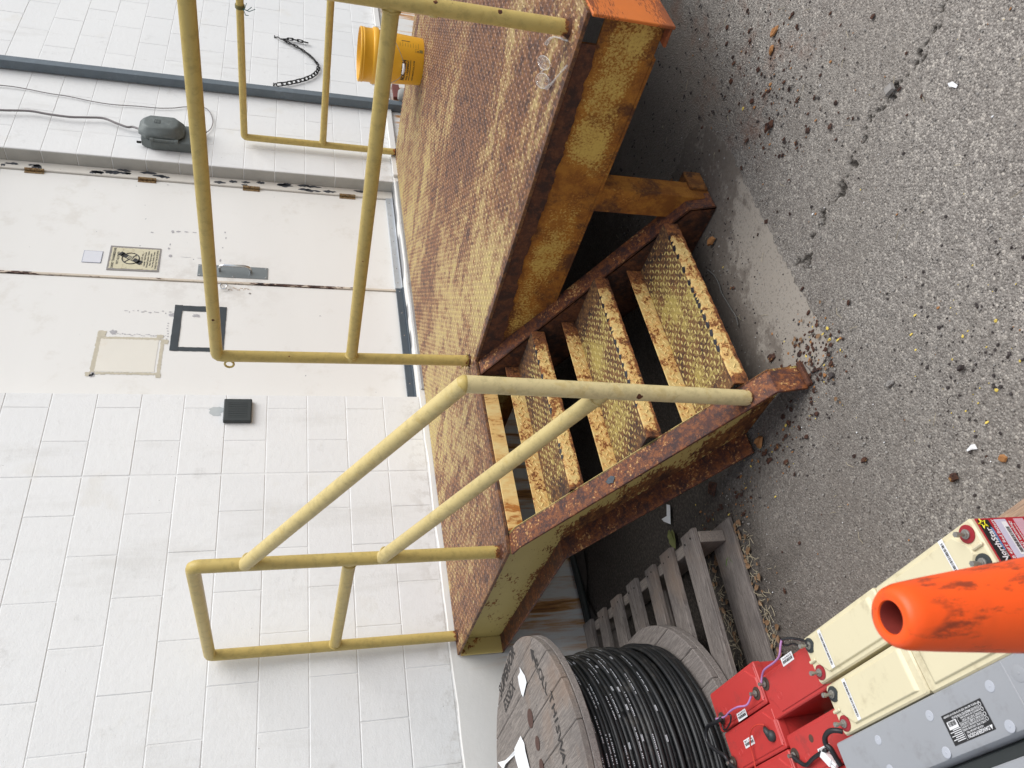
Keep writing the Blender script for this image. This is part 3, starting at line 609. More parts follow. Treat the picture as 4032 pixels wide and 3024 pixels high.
for j in range(16): blotch(rs, 1.590+r.uniform(-.01, .014), 1.76-j*.0085, r.uniform(.004, .012), .011, .0989, 200+j)
obj('rust_mark', rs, steel('rusty_hardware_mark', (.70, .62, .52), stops=(.40, .5, .56, .7), scale=60, fine=.2, mid=(.2, .12, .08), orange=(.45, .28, .18), dark=(.1, .08, .07), bump=.1), doors[0])
blk = MB(); blotch(blk, 1.558, 1.638, .016, .018, .0989, 5); blotch(blk, 1.582, 1.76, .01, .01, .0989, 6); obj('bare_spot', blk, M_SIGNGREY, doors[0])

# ---- notices on the doors
def plane_thing(name, label, cat, x0, z0, x1, z1, y, mat, th=.0012, group=None):
    t = thing(name, label, cat, ((x0+x1)/2, y, z0), group); return t
sg = thing('warning_sign', 'grey bordered parchment sign forbidding radio transmissions on right door leaf', 'sign', (1.805, .0985, 2.16))
obj('sign_plate', MB().prism([(1.704, .0985, 2.162), (1.910, .0985, 2.166), (1.912, .0985, 2.446), (1.700, .0985, 2.444)][::-1], (0, -.0018, 0)), M_SIGNGREY, sg)
pc = MB(); ragged(pc, 1.716, 2.172, 1.896, 2.434, .0961, 33, .006, .0022); obj('parchment', pc, M_SIGNTAN, sg)
ln = MB(); X = (1, 0, 0); Zd = (0, 0, 1); yy = .0956
put_text(ln, 'RADIO TRANSMISSIONS', .0185, (1.806, yy, 2.412), X, Zd, width=.172, center=True, bold=.03)
put_text(ln, 'NOT ALLOWED', .0185, (1.806, yy, 2.388), X, Zd, width=.108, center=True, bold=.03)
for i, s_ in enumerate(('TURN OFF ALL:', 'Cellular / PNS Phones', 'Wireless Repeats / Radios', 'Flash Photography', 'Two-Way Radios / Pagers')):
    put_text(ln, s_, .0125, (1.806, yy, 2.258-i*.0155), X, Zd, width=[.10, .125, .145, .11, .14][i], center=True, bold=.03)
put_text(ln, 'WHILE IN THIS BUILDING', .014, (1.806, yy, 2.178), X, Zd, width=.165, center=True, bold=.025)
obj('lettering', ln, M_INK, sg)
sy = MB(); c_ = (1.806, yy, 2.325); sy.tube([(c_[0]+.047*math.cos(a), yy, c_[2]+.047*math.sin(a)) for a in np.linspace(0, 2*math.pi, 41)[:-1]], .0035, 4, closed=True)
sy.obox(c_, (1, 0, -.9), (0, 1, 0), (.9, 0, 1), (.047, .001, .003)); sy.obox((c_[0]+.002, yy, c_[2]), (.62, 0, 1), (0, 1, 0), (1, 0, -.62), (.060, .0012, .0145))
for k in (-1, 1): sy.obox((c_[0]+.002+k*.034, yy, c_[2]+k*.052), (.62, 0, 1), (0, 1, 0), (1, 0, -.62), (.012, .0012, .017))
obj('symbol', sy, M_INK, sg)
ky = MB()
for i in range(3):
    for j in range(4): ky.obox((c_[0]+.002+(i-1)*.008*.85+(j-1.5)*.011*.53, yy-.0015, c_[2]-(i-1)*.008*.53+(j-1.5)*.011*.85), (.62, 0, 1), (0, 1, 0), (1, 0, -.62), (.0036, .0003, .0026))
obj('phone_keys', ky, M_SIGNTAN, sg, kind='stuff')
br = MB(); r = random.Random(8)
for j in range(26):
    a = np.array([r.uniform(1.72, 1.89), .0960, r.uniform(2.18, 2.43)]); 
    for q in range(3):
        b = a+np.array([r.uniform(-.018, .018), 0, r.uniform(-.006, .006)] if q % 2 else [r.uniform(-.004, .004), 0, r.uniform(-.012, .012)]); br.tube([a, b], .0006, 3, cap=False); a = b
obj('crackle_lines', br, plain('crackle', (.26, .20, .11), .7, bump=0), sg, kind='stuff')
nt_ = thing('paper_notice', 'small pale blank notice with thin blue edge above the radio sign', 'notice', (1.806, .0985, 2.48))
obj('notice_backing', MB().box((1.755, .0975, 2.480), (1.857, .0983, 2.582)), M_NOTEEDGE, nt_); obj('notice_sheet', MB().box((1.7575, .0970, 2.4825), (1.8545, .0975, 2.5795)), M_PAPERGREY, nt_)
tf = thing('tape_frame', 'rectangle of black tape stuck on the left door leaf', 'tape', (1.26, .0985, 1.76))
for a, b, c__, d__, yb in ((1.083, 2.002, 1.437, 2.045, .0972), (1.086, 1.762, 1.435, 1.800, .0972), (1.083, 1.775, 1.113, 2.036, .0978), (1.392, 1.766, 1.434, 2.030, .0978)):
    tb = MB(); ragged(tb, a, b, c__, d__, yb, int(a*1000), .02, .0012); obj('tape_strip', tb, M_TAPE, tf)

# ---- things on the wall
kb = thing('wall_box', 'small square black box fixed to the white block wall left of doors', 'box', (.585, 0, 1.59))
obj('housing', MB().box((.512, -.026, 1.590), (.656, -.001, 1.728)), M_BLACK, kb, bevel=.006, seg=3)
ri = MB()
for i in range(9): ri.box((.535+i*.0115, -.0272, 1.612), (.540+i*.0115, -.026, 1.706))
obj('cover_ribs', ri, M_BLACK, kb)
mk = MB(); blotch(mk, .592, 1.765, .075, .085, -.0016, 3); obj('unpainted_mark', mk, plain('bare_mark', (.47, .50, .50), .7, var=.12, sc=50, bump=.3), bld)

po = thing('steel_post', 'tall blue grey square steel post standing against the white wall', 'post', (3.56, -.04, 0))
pA = px(*Q1(0, 370), 1, -.075); pB = px(*Q2(440, 655), 1, -.075); s_ = .064
dxz = (pA[0]-pB[0])/(pA[2]-pB[2]); xb = pB[0]-dxz*pB[2]; xt = pB[0]+dxz*(4.3-pB[2])
def sq(x, z): return [(x, -.075, z), (x+s_, -.075, z), (x+s_, -.075+s_, z), (x, -.075+s_, z)]
pm = MB().add(sq(xb, 0)+sq(xt, 4.3), [(3, 2, 1, 0), (4, 5, 6, 7), (0, 1, 5, 4), (1, 2, 6, 5), (2, 3, 7, 6), (3, 0, 4, 7)]); obj('square_tube', pm, M_POST, po, bevel=.005, seg=2)
obj('base_plate', MB().box((xb-.04, -.11, 0), (xb+.11, -.008, .012)), M_POST, po)

eb = thing('lock_box', 'grey cast metal box with domed octagonal cover on wall right of doors', 'box', (2.86, 0, 2.05))
hs_ = MB().prism([(2.765, -.002, 2.05), (2.765, -.002, 2.30), (2.80, -.002, 2.365), (2.94, -.002, 2.365), (2.975, -.002, 2.30), (2.975, -.002, 2.05)][::-1], (0, -.072, 0)); obj('housing', hs_, M_CAST, eb, bevel=.010, seg=2)
def octa(cx, cz, hw, hh, ch, y): return [(cx-hw+ch, y, cz-hh), (cx+hw-ch, y, cz-hh), (cx+hw, y, cz-hh+ch), (cx+hw, y, cz+hh-ch), (cx+hw-ch, y, cz+hh), (cx-hw+ch, y, cz+hh), (cx-hw, y, cz+hh-ch), (cx-hw, y, cz-hh+ch)]
cx, cz = 2.873, 2.238; cv = MB(); L0 = octa(cx, cz, .106, .142, .05, -.080); L1 = octa(cx, cz, .104, .140, .052, -.110); L2 = octa(cx, cz, .066, .105, .034, -.152)
cv.add(L0+L1+L2, [tuple(range(8))[::-1], tuple(range(16, 24))]+[(i, (i+1) % 8, 8+(i+1) % 8, 8+i) for i in range(8)]+[(8+i, 8+(i+1) % 8, 16+(i+1) % 8, 16+i) for i in range(8)])
obj('cover', cv, M_CAST, eb, bevel=.010, seg=3, smooth=True, sharp=60)
obj('hinge_rod', MB().tube([(2.758, -.088, 2.13), (2.758, -.088, 2.30)], .009, 10), M_CAST, eb, smooth=True)
for z in (2.14, 2.29): obj('hinge_lug', MB().box((2.745, -.098, z-.012), (2.772, -.074, z+.012)), M_CAST, eb, bevel=.003)
em = MB().tube([(cx-.018, -.153, cz+.005), (cx+.018, -.153, cz+.005), (cx+.018, -.153, cz+.04), (cx-.018, -.153, cz+.04)], .0014, 4, closed=True); put_text(em, 'POWR', .011, (cx, -.1535, cz+.022), X, Zd, width=.03, center=True)
put_text(em, 'LOCK', .011, (cx, -.1535, cz+.009), X, Zd, width=.03, center=True); obj('emblem', em, M_BLACK, eb)
rb = MB()
for i in range(4): rb.box((2.80+i*.036, -.070, 2.018), (2.828+i*.036, -.004, 2.05))
obj('brown_insulator', rb, plain('brown_insulator', (.16, .085, .055), .6, bump=.3), eb, bevel=.003)
obj('bolt', MB().tube([(2.80, -.03, 2.365), (2.80, -.03, 2.392)], .008, 6), M_HOLE, eb)
obj('conduit_stub', MB().tube([(2.95, -.04, 2.025), (2.99, -.04, 1.985)], .022, 14), M_POST, eb, smooth=True)
def wallpath(pts, y, crop=Q1): return [px(*crop(*p), 1, y) for p in pts]
def smooth_path(P, m=6):
    P = [np.array(p, float) for p in P]; out = []
    for i in range(len(P)-1):
        p0, p1, p2, p3 = P[max(i-1, 0)], P[i], P[i+1], P[min(i+2, len(P)-1)]
        for j in range(m):
            t = j/m; out.append(.5*((2*p1)+(-p0+p2)*t+(2*p0-5*p1+4*p2-p3)*t*t+(-p0+3*p1-3*p2+p3)*t**3))
    return out+[P[-1]]
cp = wallpath([(-500, 640), (-150, 670), (0, 685), (180, 690), (300, 710), (430, 727), (520, 730), (640, 735), (720, 765), (790, 790), (830, 790)], -.03)+[np.array([2.90, -.05, 2.36])]
tag(obj('power_cord', MB().tube(smooth_path(cp), .0075, 8), M_CABLEGREY, smooth='full'), 'thick grey cord running down the wall into the lock box', 'cord')
wp = wallpath([(-500, 500), (-100, 522), (0, 530), (90, 540), (180, 556), (300, 580), (440, 602), (560, 628), (700, 650), (860, 661), (980, 672), (1080, 672), (1150, 665), (1260, 668), (1300, 690), (1322, 740), (1320, 780), (1300, 812), (1240, 850), (1190, 895)], -.012)
wo_ = obj('thin_wire', MB().tube(smooth_path(wp), .0032, 6), M_CABLEGREY, smooth='full'); tag(wo_, 'thin dark wire looping along the wall beside the square post', 'wire')

# chain hanging from two hooks
ch = thing('wall_chain', 'black chain hanging in a loop from two hooks on the white wall', 'chain', px(*Q1(1710, 235), 1, 0))
def links(path):
    P = smooth_path(path, 10); P = np.array(P); L = np.r_[0, np.cumsum(np.linalg.norm(np.diff(P, axis=0), axis=1))]; st = .040; n = int(L[-1]/st)
    for i in range(n):
        a = np.array([np.interp(i*st, L, P[:, k]) for k in range(3)]); b = np.array([np.interp(i*st+st, L, P[:, k]) for k in range(3)])
        c = (a+b)/2; t = (b-a)/np.linalg.norm(b-a); s_ = np.cross(t, (0, 1, 0)); s_ /= np.linalg.norm(s_); v = np.array((0, 1., 0)) if i % 2 else s_
        v = v*.8+(s_ if i % 2 else np.array((0, 1., 0)))*.35; v /= np.linalg.norm(v)
        ring = []
        for k in range(14):
            an = 2*math.pi*k/14; ca, sa = math.cos(an), math.sin(an); ring.append(c+t*(.0145*np.sign(ca)+.0115*ca)+v*.0125*sa)
        m = MB().tube(ring, .0046, 6, closed=True); obj('chain_link', m, M_CHAIN, ch, smooth='full')
yc = -.022
A_ = [(1755, 243), (1795, 265), (1850, 292), (1915, 335), (1958, 375), (1980, 410), (1978, 435), (1955, 465), (1905, 490), (1840, 508), (1780, 520), (1722, 527)]
links(wallpath(A_, yc)); links(wallpath([(1760, 243), (1805, 243), (1855, 252), (1930, 270)], yc))
for p, q in (((1708, 232), (1750, 246)), ((1702, 530), (1722, 527))):
    a = px(*Q1(*p), 1, -.002); b = px(*Q1(*q), 1, yc); obj('hook', MB().tube([a, (a+b)/2+np.array([0, -.012, 0]), b], .005, 8).tube([a+np.array([.028, -.001, 0]), a-np.array([.012, .001, 0])], .004, 6), M_CHAIN, ch, smooth=True)

# small pipe with concrete cap behind the landing, and a bit of exposed brick
pz = px(1300+440*K, 600*K, 1, -.10)
pi = thing('wall_faucet_pipe', 'short dark pipe with grey cap at the wall behind the landing', 'pipe', (pz[0], -.10, 0))
obj('pipe', MB().lathe([(.035, 0), (.035, pz[2]-.06)], (pz[0]+.02, -.10, 0), 16), M_BLACK, pi, smooth=True)
obj('cap', MB().lathe([(.05, pz[2]-.06), (.055, pz[2]-.03), (.052, pz[2]), (.035, pz[2]+.02)], (pz[0]+.02, -.10, 0), 16), plain('grey_cap', (.30, .30, .28), .8, bump=.5), pi, smooth=True)
a = px(1300+370*K, 612*K, 1, -.013); b = px(1300+432*K, 590*K, 1, -.013)
obj('brick', MB().box((a[0], -.0335, b[2]), (a[0]+.19, -.006, b[2]+.055)), M_BRICK, bld, bevel=.002)

# ================================================================ STEEL LANDING AND STEPS
lp = thing('steel_landing', 'rusty yellow steel loading landing with diamond plate steps and pipe railings', 'landing', (.5, -1.2, 0))
DZ = .668
PLT = [(-.778, -.012), (-.778, -1.0), (-.70, -1.016), (.085, -1.030), (.030, -2.535), (2.95, -2.535), (2.95, -.012)]
deck = obj('deck_plate', MB().prism([(x, y, DZ-.012) for x, y in PLT][::-1], (0, 0, .012)), M_DECK, lp, bevel=.001)
def lugs(mb, pts, nrm, u, v, L=.0098, W=.0034, Hh=.0027):
    """pts: list of (centre, along) ; raised lens shaped lugs"""
    nrm = np.array(nrm, float)
    for c, a in pts:
        b = np.cross(nrm, a); c = np.array(c, float)
        base = [c+L*a, c+L*.45*a+W*b, c-L*.45*a+W*b, c-L*a, c-L*.45*a-W*b, c+L*.45*a-W*b]
        top = [c+L*.55*a+nrm*Hh, c-L*.55*a+nrm*Hh]
        mb.add(base+top, [(0, 1, 6), (1, 2, 7, 6), (2, 3, 7), (3, 4, 7), (4, 5, 6, 7), (5, 0, 6)])
def inside(x, y, poly, m=.012):
    c = False; n = len(poly)
    for i in range(n):
        (x0, y0), (x1, y1) = poly[i], poly[(i+1) % n]
        if (y0 > y) != (y1 > y) and x < (x1-x0)*(y-y0)/(y1-y0)+x0: c = not c
    return c
p = .031; AX = np.array([1., 0, 0]); AY = np.array([0, 1., 0]); AZ = np.array([0, 0, 1.]); pts = []
for i in range(-26, 97):
    for j in range(1, 83):
        for k, (ox, oy) in enumerate(((0, 0), (.5, .5))):
            x, y = (i+ox)*p, -(j+oy)*p
            if inside(x, y, PLT) and inside(x-.012, y, PLT) and inside(x, y-.012, PLT): pts.append(((x, y, DZ), AX if k == 0 else AY))
lm = MB(); lugs(lm, pts, AZ, 0, 0); obj('raised_pattern', lm, M_LUG, deck, kind='stuff')
# side channel of the long part (slightly out of square) with a notch at the near end
cA, cB = np.array([.040, -2.530]), np.array([.092, -1.03]); cu = (cB-cA)/np.linalg.norm(cB-cA)
def chp(s_, z, off=0): q = cA+cu*s_; return (q[0]+off, q[1], z)
Lc = 2.50
web = [chp(.0, .428), chp(Lc, .428), chp(Lc, .655), chp(.085, .655), chp(.085, .608), chp(0, .608)]
obj('side_channel', MB().prism(web, (.008, 0, 0)), M_CHAN, lp, bevel=.001)
fl = MB().prism([chp(.10, .428, -.002), chp(Lc, .428, -.002), chp(Lc, .428, .06), chp(.10, .428, .06)], (0, 0, -.009)).prism([chp(.09, .6555, .009), chp(Lc, .6555, .009), chp(Lc, .6555, .06), chp(.09, .6555, .06)], (0, 0, -.009))
obj('channel_flange', fl, M_CHAN, lp)
bd = []; r = random.Random(21)
for i in range(120): s_ = .085+i*(1.50-.085)/119; bd.append(chp(s_, .617-.012*math.sin(s_*3)-.006*abs(math.sin(s_*31))-r.uniform(0, .006)-(.055*max(0, (s_-.9)/.6)), -.0045))
obj('scaled_rust_band', MB().prism([chp(.085, .6545, -.0045)]+bd+[chp(1.50, .6545, -.0045)], (.004, 0, 0)), M_BAND, lp)
eg = []
# end beam towards the yard
ebm = MB().box((.000, -2.547, .418), (2.96, -2.538, .662)).box((.012, -2.538, .418), (2.95, -2.48, .427)); obj('end_beam', ebm, M_END, lp, bevel=.002)
obj('far_side_channel', MB().box((2.93, -2.53, .43), (2.938, -.02, .654)), M_CHAN, lp)
obj('back_angle', MB().box((-.70, -.020, .56), (2.93, -.013, .654)), M_BAND, lp)
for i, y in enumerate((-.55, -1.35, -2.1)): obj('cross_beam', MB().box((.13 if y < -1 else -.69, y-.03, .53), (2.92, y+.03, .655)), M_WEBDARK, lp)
obj('leg', MB().box((.062, -1.957, .0), (.150, -1.862, .420)), M_CHAN, lp, bevel=.003)
obj('foot_plate', MB().box((.104, -1.968, .006), (.20, -1.85, .075)), steel('foot_orange_rust', (.35, .2, .08), stops=(.3, .36, .4, .6), scale=14, mid=(.16, .06, .02), orange=(.34, .14, .03), dark=(.06, .03, .02)), lp, bevel=.004)
for x, y in ((2.86, -2.48), (2.86, -.12)): obj('leg', MB().box((x-.045, y-.045, 0), (x+.045, y+.045, .43)), M_CHAN, lp)
# stringers
top = [(-.015, .655), (-1.005, .655), (-1.055, .640), (-1.940, .098), (-1.962, .006)]; bot = [(-.015, .455), (-.945, .432), (-1.632, .006)]
def stringer(xw, xf, mweb, name):
    t = top if name == 'L' else [(-1.030, .6545)]+top[2:]; b = bot if name == 'L' else [(-1.030, .386), bot[2]]
    poly = [(xw, y, z) for y, z in t]+[(xw, y, z) for y, z in b[::-1]]
    o = obj('stringer', MB().prism(poly, (-.007 if name == 'L' else .007, 0, 0)), mweb, lp)
    def strip(pl, th, sgn):
        m = MB()
        for (a, b_) in zip(pl[:-1], pl[1:]):
            dv = np.array([b_[0]-a[0], b_[1]-a[1]]); nn = np.array([-dv[1], dv[0]])/np.linalg.norm(dv)*th*sgn
            m.prism([(xw, a[0], a[1]), (xw, b_[0], b_[1]), (xw, b_[0]+nn[0], b_[1]+nn[1]), (xw, a[0]+nn[0], a[1]+nn[1])], (xf-xw, 0, 0))
        return m
    # flanges as one swept band with consistent joints
    def band(pl, th):
        P2 = [np.array(q, float) for q in pl]; nrm = []
        for i in range(len(P2)):
            a = P2[max(i-1, 0)]; b_ = P2[min(i+1, len(P2)-1)]; dv = b_-a; nrm.append(np.array([dv[1], -dv[0]])/np.linalg.norm(dv)*th)
        q = []
        for i, pnt in enumerate(P2): q.append((xw, *pnt)); 
        vs = []
        for i, pnt in enumerate(P2):
            o2 = pnt+nrm[i]; vs += [(xw, *pnt), (xf, *pnt), (xf, *o2), (xw, *o2)]
        fs = [(0, 1, 2, 3), tuple(4*(len(P2)-1)+k for k in (3, 2, 1, 0))]
        for i in range(len(P2)-1):
            for k in range(4): fs.append((4*i+k, 4*i+4+k, 4*i+4+(k+1) % 4, 4*i+(k+1) % 4))
        return MB().add(vs, fs)
    tt = t[1:] if name == 'L' else t
    obj('top_flange', band(tt, -.009), M_FLANGE, o, bevel=.0015); obj('bottom_flange', band(b if name == 'L' else b, .009), M_FLANGE, o, bevel=.0015)
    return o
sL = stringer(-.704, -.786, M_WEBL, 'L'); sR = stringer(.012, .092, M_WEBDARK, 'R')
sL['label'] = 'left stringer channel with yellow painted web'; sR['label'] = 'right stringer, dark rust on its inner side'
obj('end_plate', MB().box((-.786, -.032, .452), (-.711, -.020, .655)), M_YPLATE, sL, bevel=.002)
obj('foot_cap', MB().box((-.788, -1.982, .001), (-.702, -1.966, .018)), M_BAND, sL, bevel=.004)
ws = MB(); wr_ = random.Random(4); wc = np.array([-.748, -1.425, .4158]); wu = np.array([1., 0, 0]); wv_ = np.array([0, .853, .522]); wn = np.cross(wu, wv_)
ws.add([wc+wn*.0015+wu*.016*math.cos(a)*wr_.uniform(.6, 1.1)+wv_*.020*math.sin(a)*wr_.uniform(.6, 1.1) for a in np.linspace(0, 2*math.pi, 15)[:-1]], [tuple(range(14))])
obj('weld_scar', ws, plain('burnt_weld', (.05, .062, .075), .4, .3, var=.5, sc=60, bump=.9, bsc=90), sL)
sc_ = MB()
for (yy_, zz_, L_, th_, an_) in ((-1.43, .345, .085, .011, 1.25), (-1.40, .300, .05, .009, 1.0), (-1.47, .305, .04, .009, 1.4), (-1.53, .33, .03, .008, .9)):
    d_ = np.array([0, math.cos(an_), -math.sin(an_)]); p_ = np.array([0, d_[2], -d_[1]]); c_2 = np.array([-.7118, yy_, zz_]); n_ = 12
    sc_.add([c_2+d_*L_*.5*math.cos(a)+p_*th_*math.sin(a)*wr_.uniform(.6, 1.2) for a in np.linspace(0, 2*math.pi, n_+1)[:-1]], [tuple(range(n_))])
obj('scorch_mark', sc_, plain('scorched_paint', (.035, .028, .022), .8, bump=.5), sL, kind='stuff')
# riser and treads
rs_ = obj('riser', MB().box((-.702, -1.026, .597), (.010, -1.0185, .655)), M_RISER, lp, bevel=.001)
TR = [(-1.085, -1.297, .506), (-1.362, -1.600, .342), (-1.648, -1.872, .172)]
for i, (yb, yf, z) in enumerate(TR):
    x0, x1 = -.7035, .0115
    up = .056; dn = .052
    tp = MB().box((x0, yf, z-.005), (x1, yb, z)); t_ = obj('tread', tp, M_TREAD, lp)
    # formed lips with a slightly battered nose
    nose = MB(); n = 48; rr = random.Random(i)
    prof = [(0, 0), (-.0045, -.0015), (-.0065, -.006), (-.0065, -dn)]; vs = []
    for k in range(n+1):
        x = x0+(x1-x0)*k/n; wv = .0012*math.sin(k*1.7+i)+rr.uniform(-.0008, .0008)
        for dy, dz in prof: vs.append((x, yf+dy+wv, z+dz))
    m = len(prof); nose.add(vs, [(k*m+j, k*m+j+1, (k+1)*m+j+1, (k+1)*m+j) for k in range(n) for j in range(m-1)])
    nose.box((x0, yf-.004, z-dn+.0005), (x1, yf+.001, z-.003))
    obj('nosing', nose, M_LIP, t_, smooth=True)
    bl = MB().box((x0, yb-.0005, z-.004), (x1, yb+.005, z+up)); obj('back_lip', bl, M_LIP, t_, bevel=.0008)
    pts = []; nn = int((x1-x0)/p)
    lipn = []; lipb = []
    for a in range(nn):
        for b_ in range(9):
            for k, (ox, oy) in enumerate(((0, 0), (.5, .5))):
                x = x0+.02+(a+ox)*p; s_ = (b_+oy)*p*.92+.012
                if x > x1-.012: continue
                if s_ < yb-yf-.012: pts.append(((x, yf+s_, z), AX if k == 0 else AY))
        for b_ in range(2):
            for k, (ox, oy) in enumerate(((0, 0), (.5, .5))):
                x = x0+.02+(a+ox)*p; s_ = .014+(b_+oy)*p*.8
                if x > x1-.012: continue
                dv = np.array([1, 0, .7 if k == 0 else -.7]); dv /= np.linalg.norm(dv)
                if s_ < dn-.008: lipn.append(((x, yf-.0062, z-s_), dv))
                if s_ < up-.008: lipb.append(((x, yb-.0005, z+s_), dv))
    m = MB(); lugs(m, pts, AZ, 0, 0, Hh=.0022); obj('raised_pattern', m, M_TLUG, t_, kind='stuff')
    m = MB(); lugs(m, lipn, -AY, 0, 0, L=.011, Hh=.0028); lugs(m, lipb, -AY, 0, 0, L=.011, Hh=.0022); obj('lip_pattern', m, M_LIP, t_, kind='stuff')
    wr = MB(); rr = random.Random(i+50); x = x0+.12
    while x < x1-.08:
        L = rr.uniform(.008, .030); wr.add([(x, yf-.0005, z+.0009), (x+L*.3, yf-.0068, z-.0005), (x+L, yf-.0070, z-.004), (x+L*1.1, yf+.0015, z+.0009), (x+L*.5, yf+.0085, z+.0009)], [(0, 1, 2, 3, 4)]); x += L+rr.expovariate(1/.014)
    obj('worn_edge_metal', wr, plain('bare_polished_steel', (.030, .030, .040), .35, .3, bump=.1), t_, kind='stuff')
# railings
RR = .0232
def rail(name, pts, mat=M_RAIL, r=RR): return obj(name, MB().tube(pts, r, 20), mat, lp, smooth=True, sharp=50)
def corner(a, b, c, rad=.022, m=4):
    a, b, c = map(lambda q: np.array(q, float), (a, b, c)); u = (a-b)/np.linalg.norm(a-b); v = (c-b)/np.linalg.norm(c-b)
    p0, p1 = b+u*rad, b+v*rad; return [(1-t)**2*p0+2*t*(1-t)*b+t*t*p1 for t in np.linspace(0, 1, m)]
xA, yA, xB, yB, zT, zM = -.703, -.050, -.735, -.928, 1.708, 1.205
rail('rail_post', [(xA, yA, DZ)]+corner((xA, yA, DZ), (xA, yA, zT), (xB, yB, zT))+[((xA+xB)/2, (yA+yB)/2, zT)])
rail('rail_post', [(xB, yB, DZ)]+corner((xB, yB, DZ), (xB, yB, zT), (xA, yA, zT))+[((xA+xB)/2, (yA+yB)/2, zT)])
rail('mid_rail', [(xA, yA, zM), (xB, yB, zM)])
bend = (-.752, -1.913, .993)
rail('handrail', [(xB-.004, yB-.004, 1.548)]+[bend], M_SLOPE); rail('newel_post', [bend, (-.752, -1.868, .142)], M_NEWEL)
obj('bend_weld', MB().lathe([(.001, -.0235), (.0155, -.0178), (.0235, -.004), (.0235, .004), (.0155, .0178), (.001, .0235)], bend, 20), M_RAIL, lp, smooth='full')
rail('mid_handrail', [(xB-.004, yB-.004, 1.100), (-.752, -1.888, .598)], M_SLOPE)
X2, yC, yD, zT2, zM2 = .145, -.958, -2.432, 1.685, 1.168
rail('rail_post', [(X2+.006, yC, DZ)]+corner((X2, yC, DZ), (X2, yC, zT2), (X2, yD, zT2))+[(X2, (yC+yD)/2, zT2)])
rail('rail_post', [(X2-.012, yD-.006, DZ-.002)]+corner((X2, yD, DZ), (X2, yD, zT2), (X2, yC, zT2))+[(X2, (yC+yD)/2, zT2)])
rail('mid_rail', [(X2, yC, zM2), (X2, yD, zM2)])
obj('coupling_ring', MB().lathe([(.0235, -.012), (.0262, -.008), (.0262, .008), (.0235, .012)], (X2-.003, yD-.001, 1.055), 20), M_RAIL, lp, smooth=True)
ey = MB().tube([np.array([X2-.01, yC+.037, zT2-.045])+np.array([.0, .019*math.cos(a), .017*math.sin(a)]) for a in np.linspace(0, 2*math.pi, 17)[:-1]], .0042, 8, closed=True); obj('eye_ring', ey, M_RAIL, lp, smooth='full')
def collar(c, axis_, mat=M_RAIL):       # weld bead where one pipe butts another
    c = np.array(c, float); a_ = np.array(axis_, float); a_ /= np.linalg.norm(a_); u_ = np.cross(a_, (.3, .2, .93)); u_ /= np.linalg.norm(u_); v_ = np.cross(a_, u_)
    obj('weld_bead', MB().tube([c+a_*(.0012*math.sin(5*t))+(RR+.0004)*(u_*math.cos(t)+v_*math.sin(t)) for t in np.linspace(0, 2*math.pi, 29)[:-1]], .0036, 6, closed=True), mat, lp, smooth='full')
dAB = np.array([xB-xA, yB-yA, 0]); dAB /= np.linalg.norm(dAB)
collar(np.array([xA, yA, zM])+dAB*(RR+.001), dAB); collar(np.array([xB, yB, zM])-dAB*(RR+.001), dAB)
collar((X2, yC-RR-.001, zM2), (0, 1, 0)); collar((X2, yD+RR+.001, zM2), (0, 1, 0)); collar((2.935, -.058-RR-.001, 1.190), (0, 1, 0))
dS = np.array([bend[0]-xB, bend[1]-yB, bend[2]-1.548]); dS /= np.linalg.norm(dS); collar(np.array([xB, yB, 1.548])+dS*.033, dS, M_SLOPE)
dS2 = np.array([-.752-xB, -1.888-yB, .598-1.10]); dS2 /= np.linalg.norm(dS2); collar(np.array([xB, yB, 1.10])+dS2*.033, dS2, M_SLOPE); collar(np.array([-.752, -1.888, .598])-dS2*.036, dS2, M_SLOPE)
for x_, y_ in ((xA, yA), (xB, yB), (X2+.006, yC), (X2-.012, yD-.006), (2.935, -.058)):
    wl = MB(); n = 20; vs = []
    for k in range(n):
        a_ = 2*math.pi*k/n; vs.append((x_+(RR+.0005)*math.cos(a_), y_+(RR+.0005)*math.sin(a_), DZ+.008+.002*math.sin(k*2.2)))
    for k in range(n):
        a_ = 2*math.pi*k/n; q = RR+.006+.0015*math.sin(k*3.1); vs.append((x_+q*math.cos(a_), y_+q*math.sin(a_), DZ+.0003))
    wl.add(vs, [(k, (k+1) % n, n+(k+1) % n, n+k) for k in range(n)]); obj('weld_bead', wl, M_BAND, lp, smooth='full')
X3, yE, yF, zT3, zM3 = 2.935, -.058, -2.46, 1.722, 1.190
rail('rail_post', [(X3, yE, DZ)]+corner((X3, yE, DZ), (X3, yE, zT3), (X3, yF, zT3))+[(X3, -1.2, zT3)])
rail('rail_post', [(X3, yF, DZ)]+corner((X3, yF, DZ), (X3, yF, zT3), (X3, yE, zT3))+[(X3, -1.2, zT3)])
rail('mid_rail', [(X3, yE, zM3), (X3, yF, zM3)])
tw = thing('tied_twine', 'dark green twine knotted round the far top rail', 'twine', (X3, -1.04, zT3))
tp_ = px(*Q1(1500, 40), 0, X3); ty = tp_[1]; tm = MB()
for k in range(4): tm.tube([(X3+(RR+.003)*math.cos(a), ty+(k-1.5)*.006, zT3+(RR+.003)*math.sin(a)) for a in np.linspace(0, 2*math.pi, 17)[:-1]], .003, 5, closed=True)
obj('wraps', tm, plain('olive_twine', (.16, .14, .05), .8, bump=.3), tw)
tm = MB(); b0 = np.array([X3-.03, ty, zT3-.02])
for dx, dy, dz in ((.0, -.02, -.05), (-.01, .03, -.03), (0, -.04, -.02), (0, -.01, -.07)): tm.tube([b0, b0+np.array([dx-.01, dy*.5+.01, dz*.5]), b0+np.array([dx, dy, dz])], .0022, 5)
obj('loose_ends', tm, plain('green_twine', (.02, .10, .09), .7, bump=0), tw)
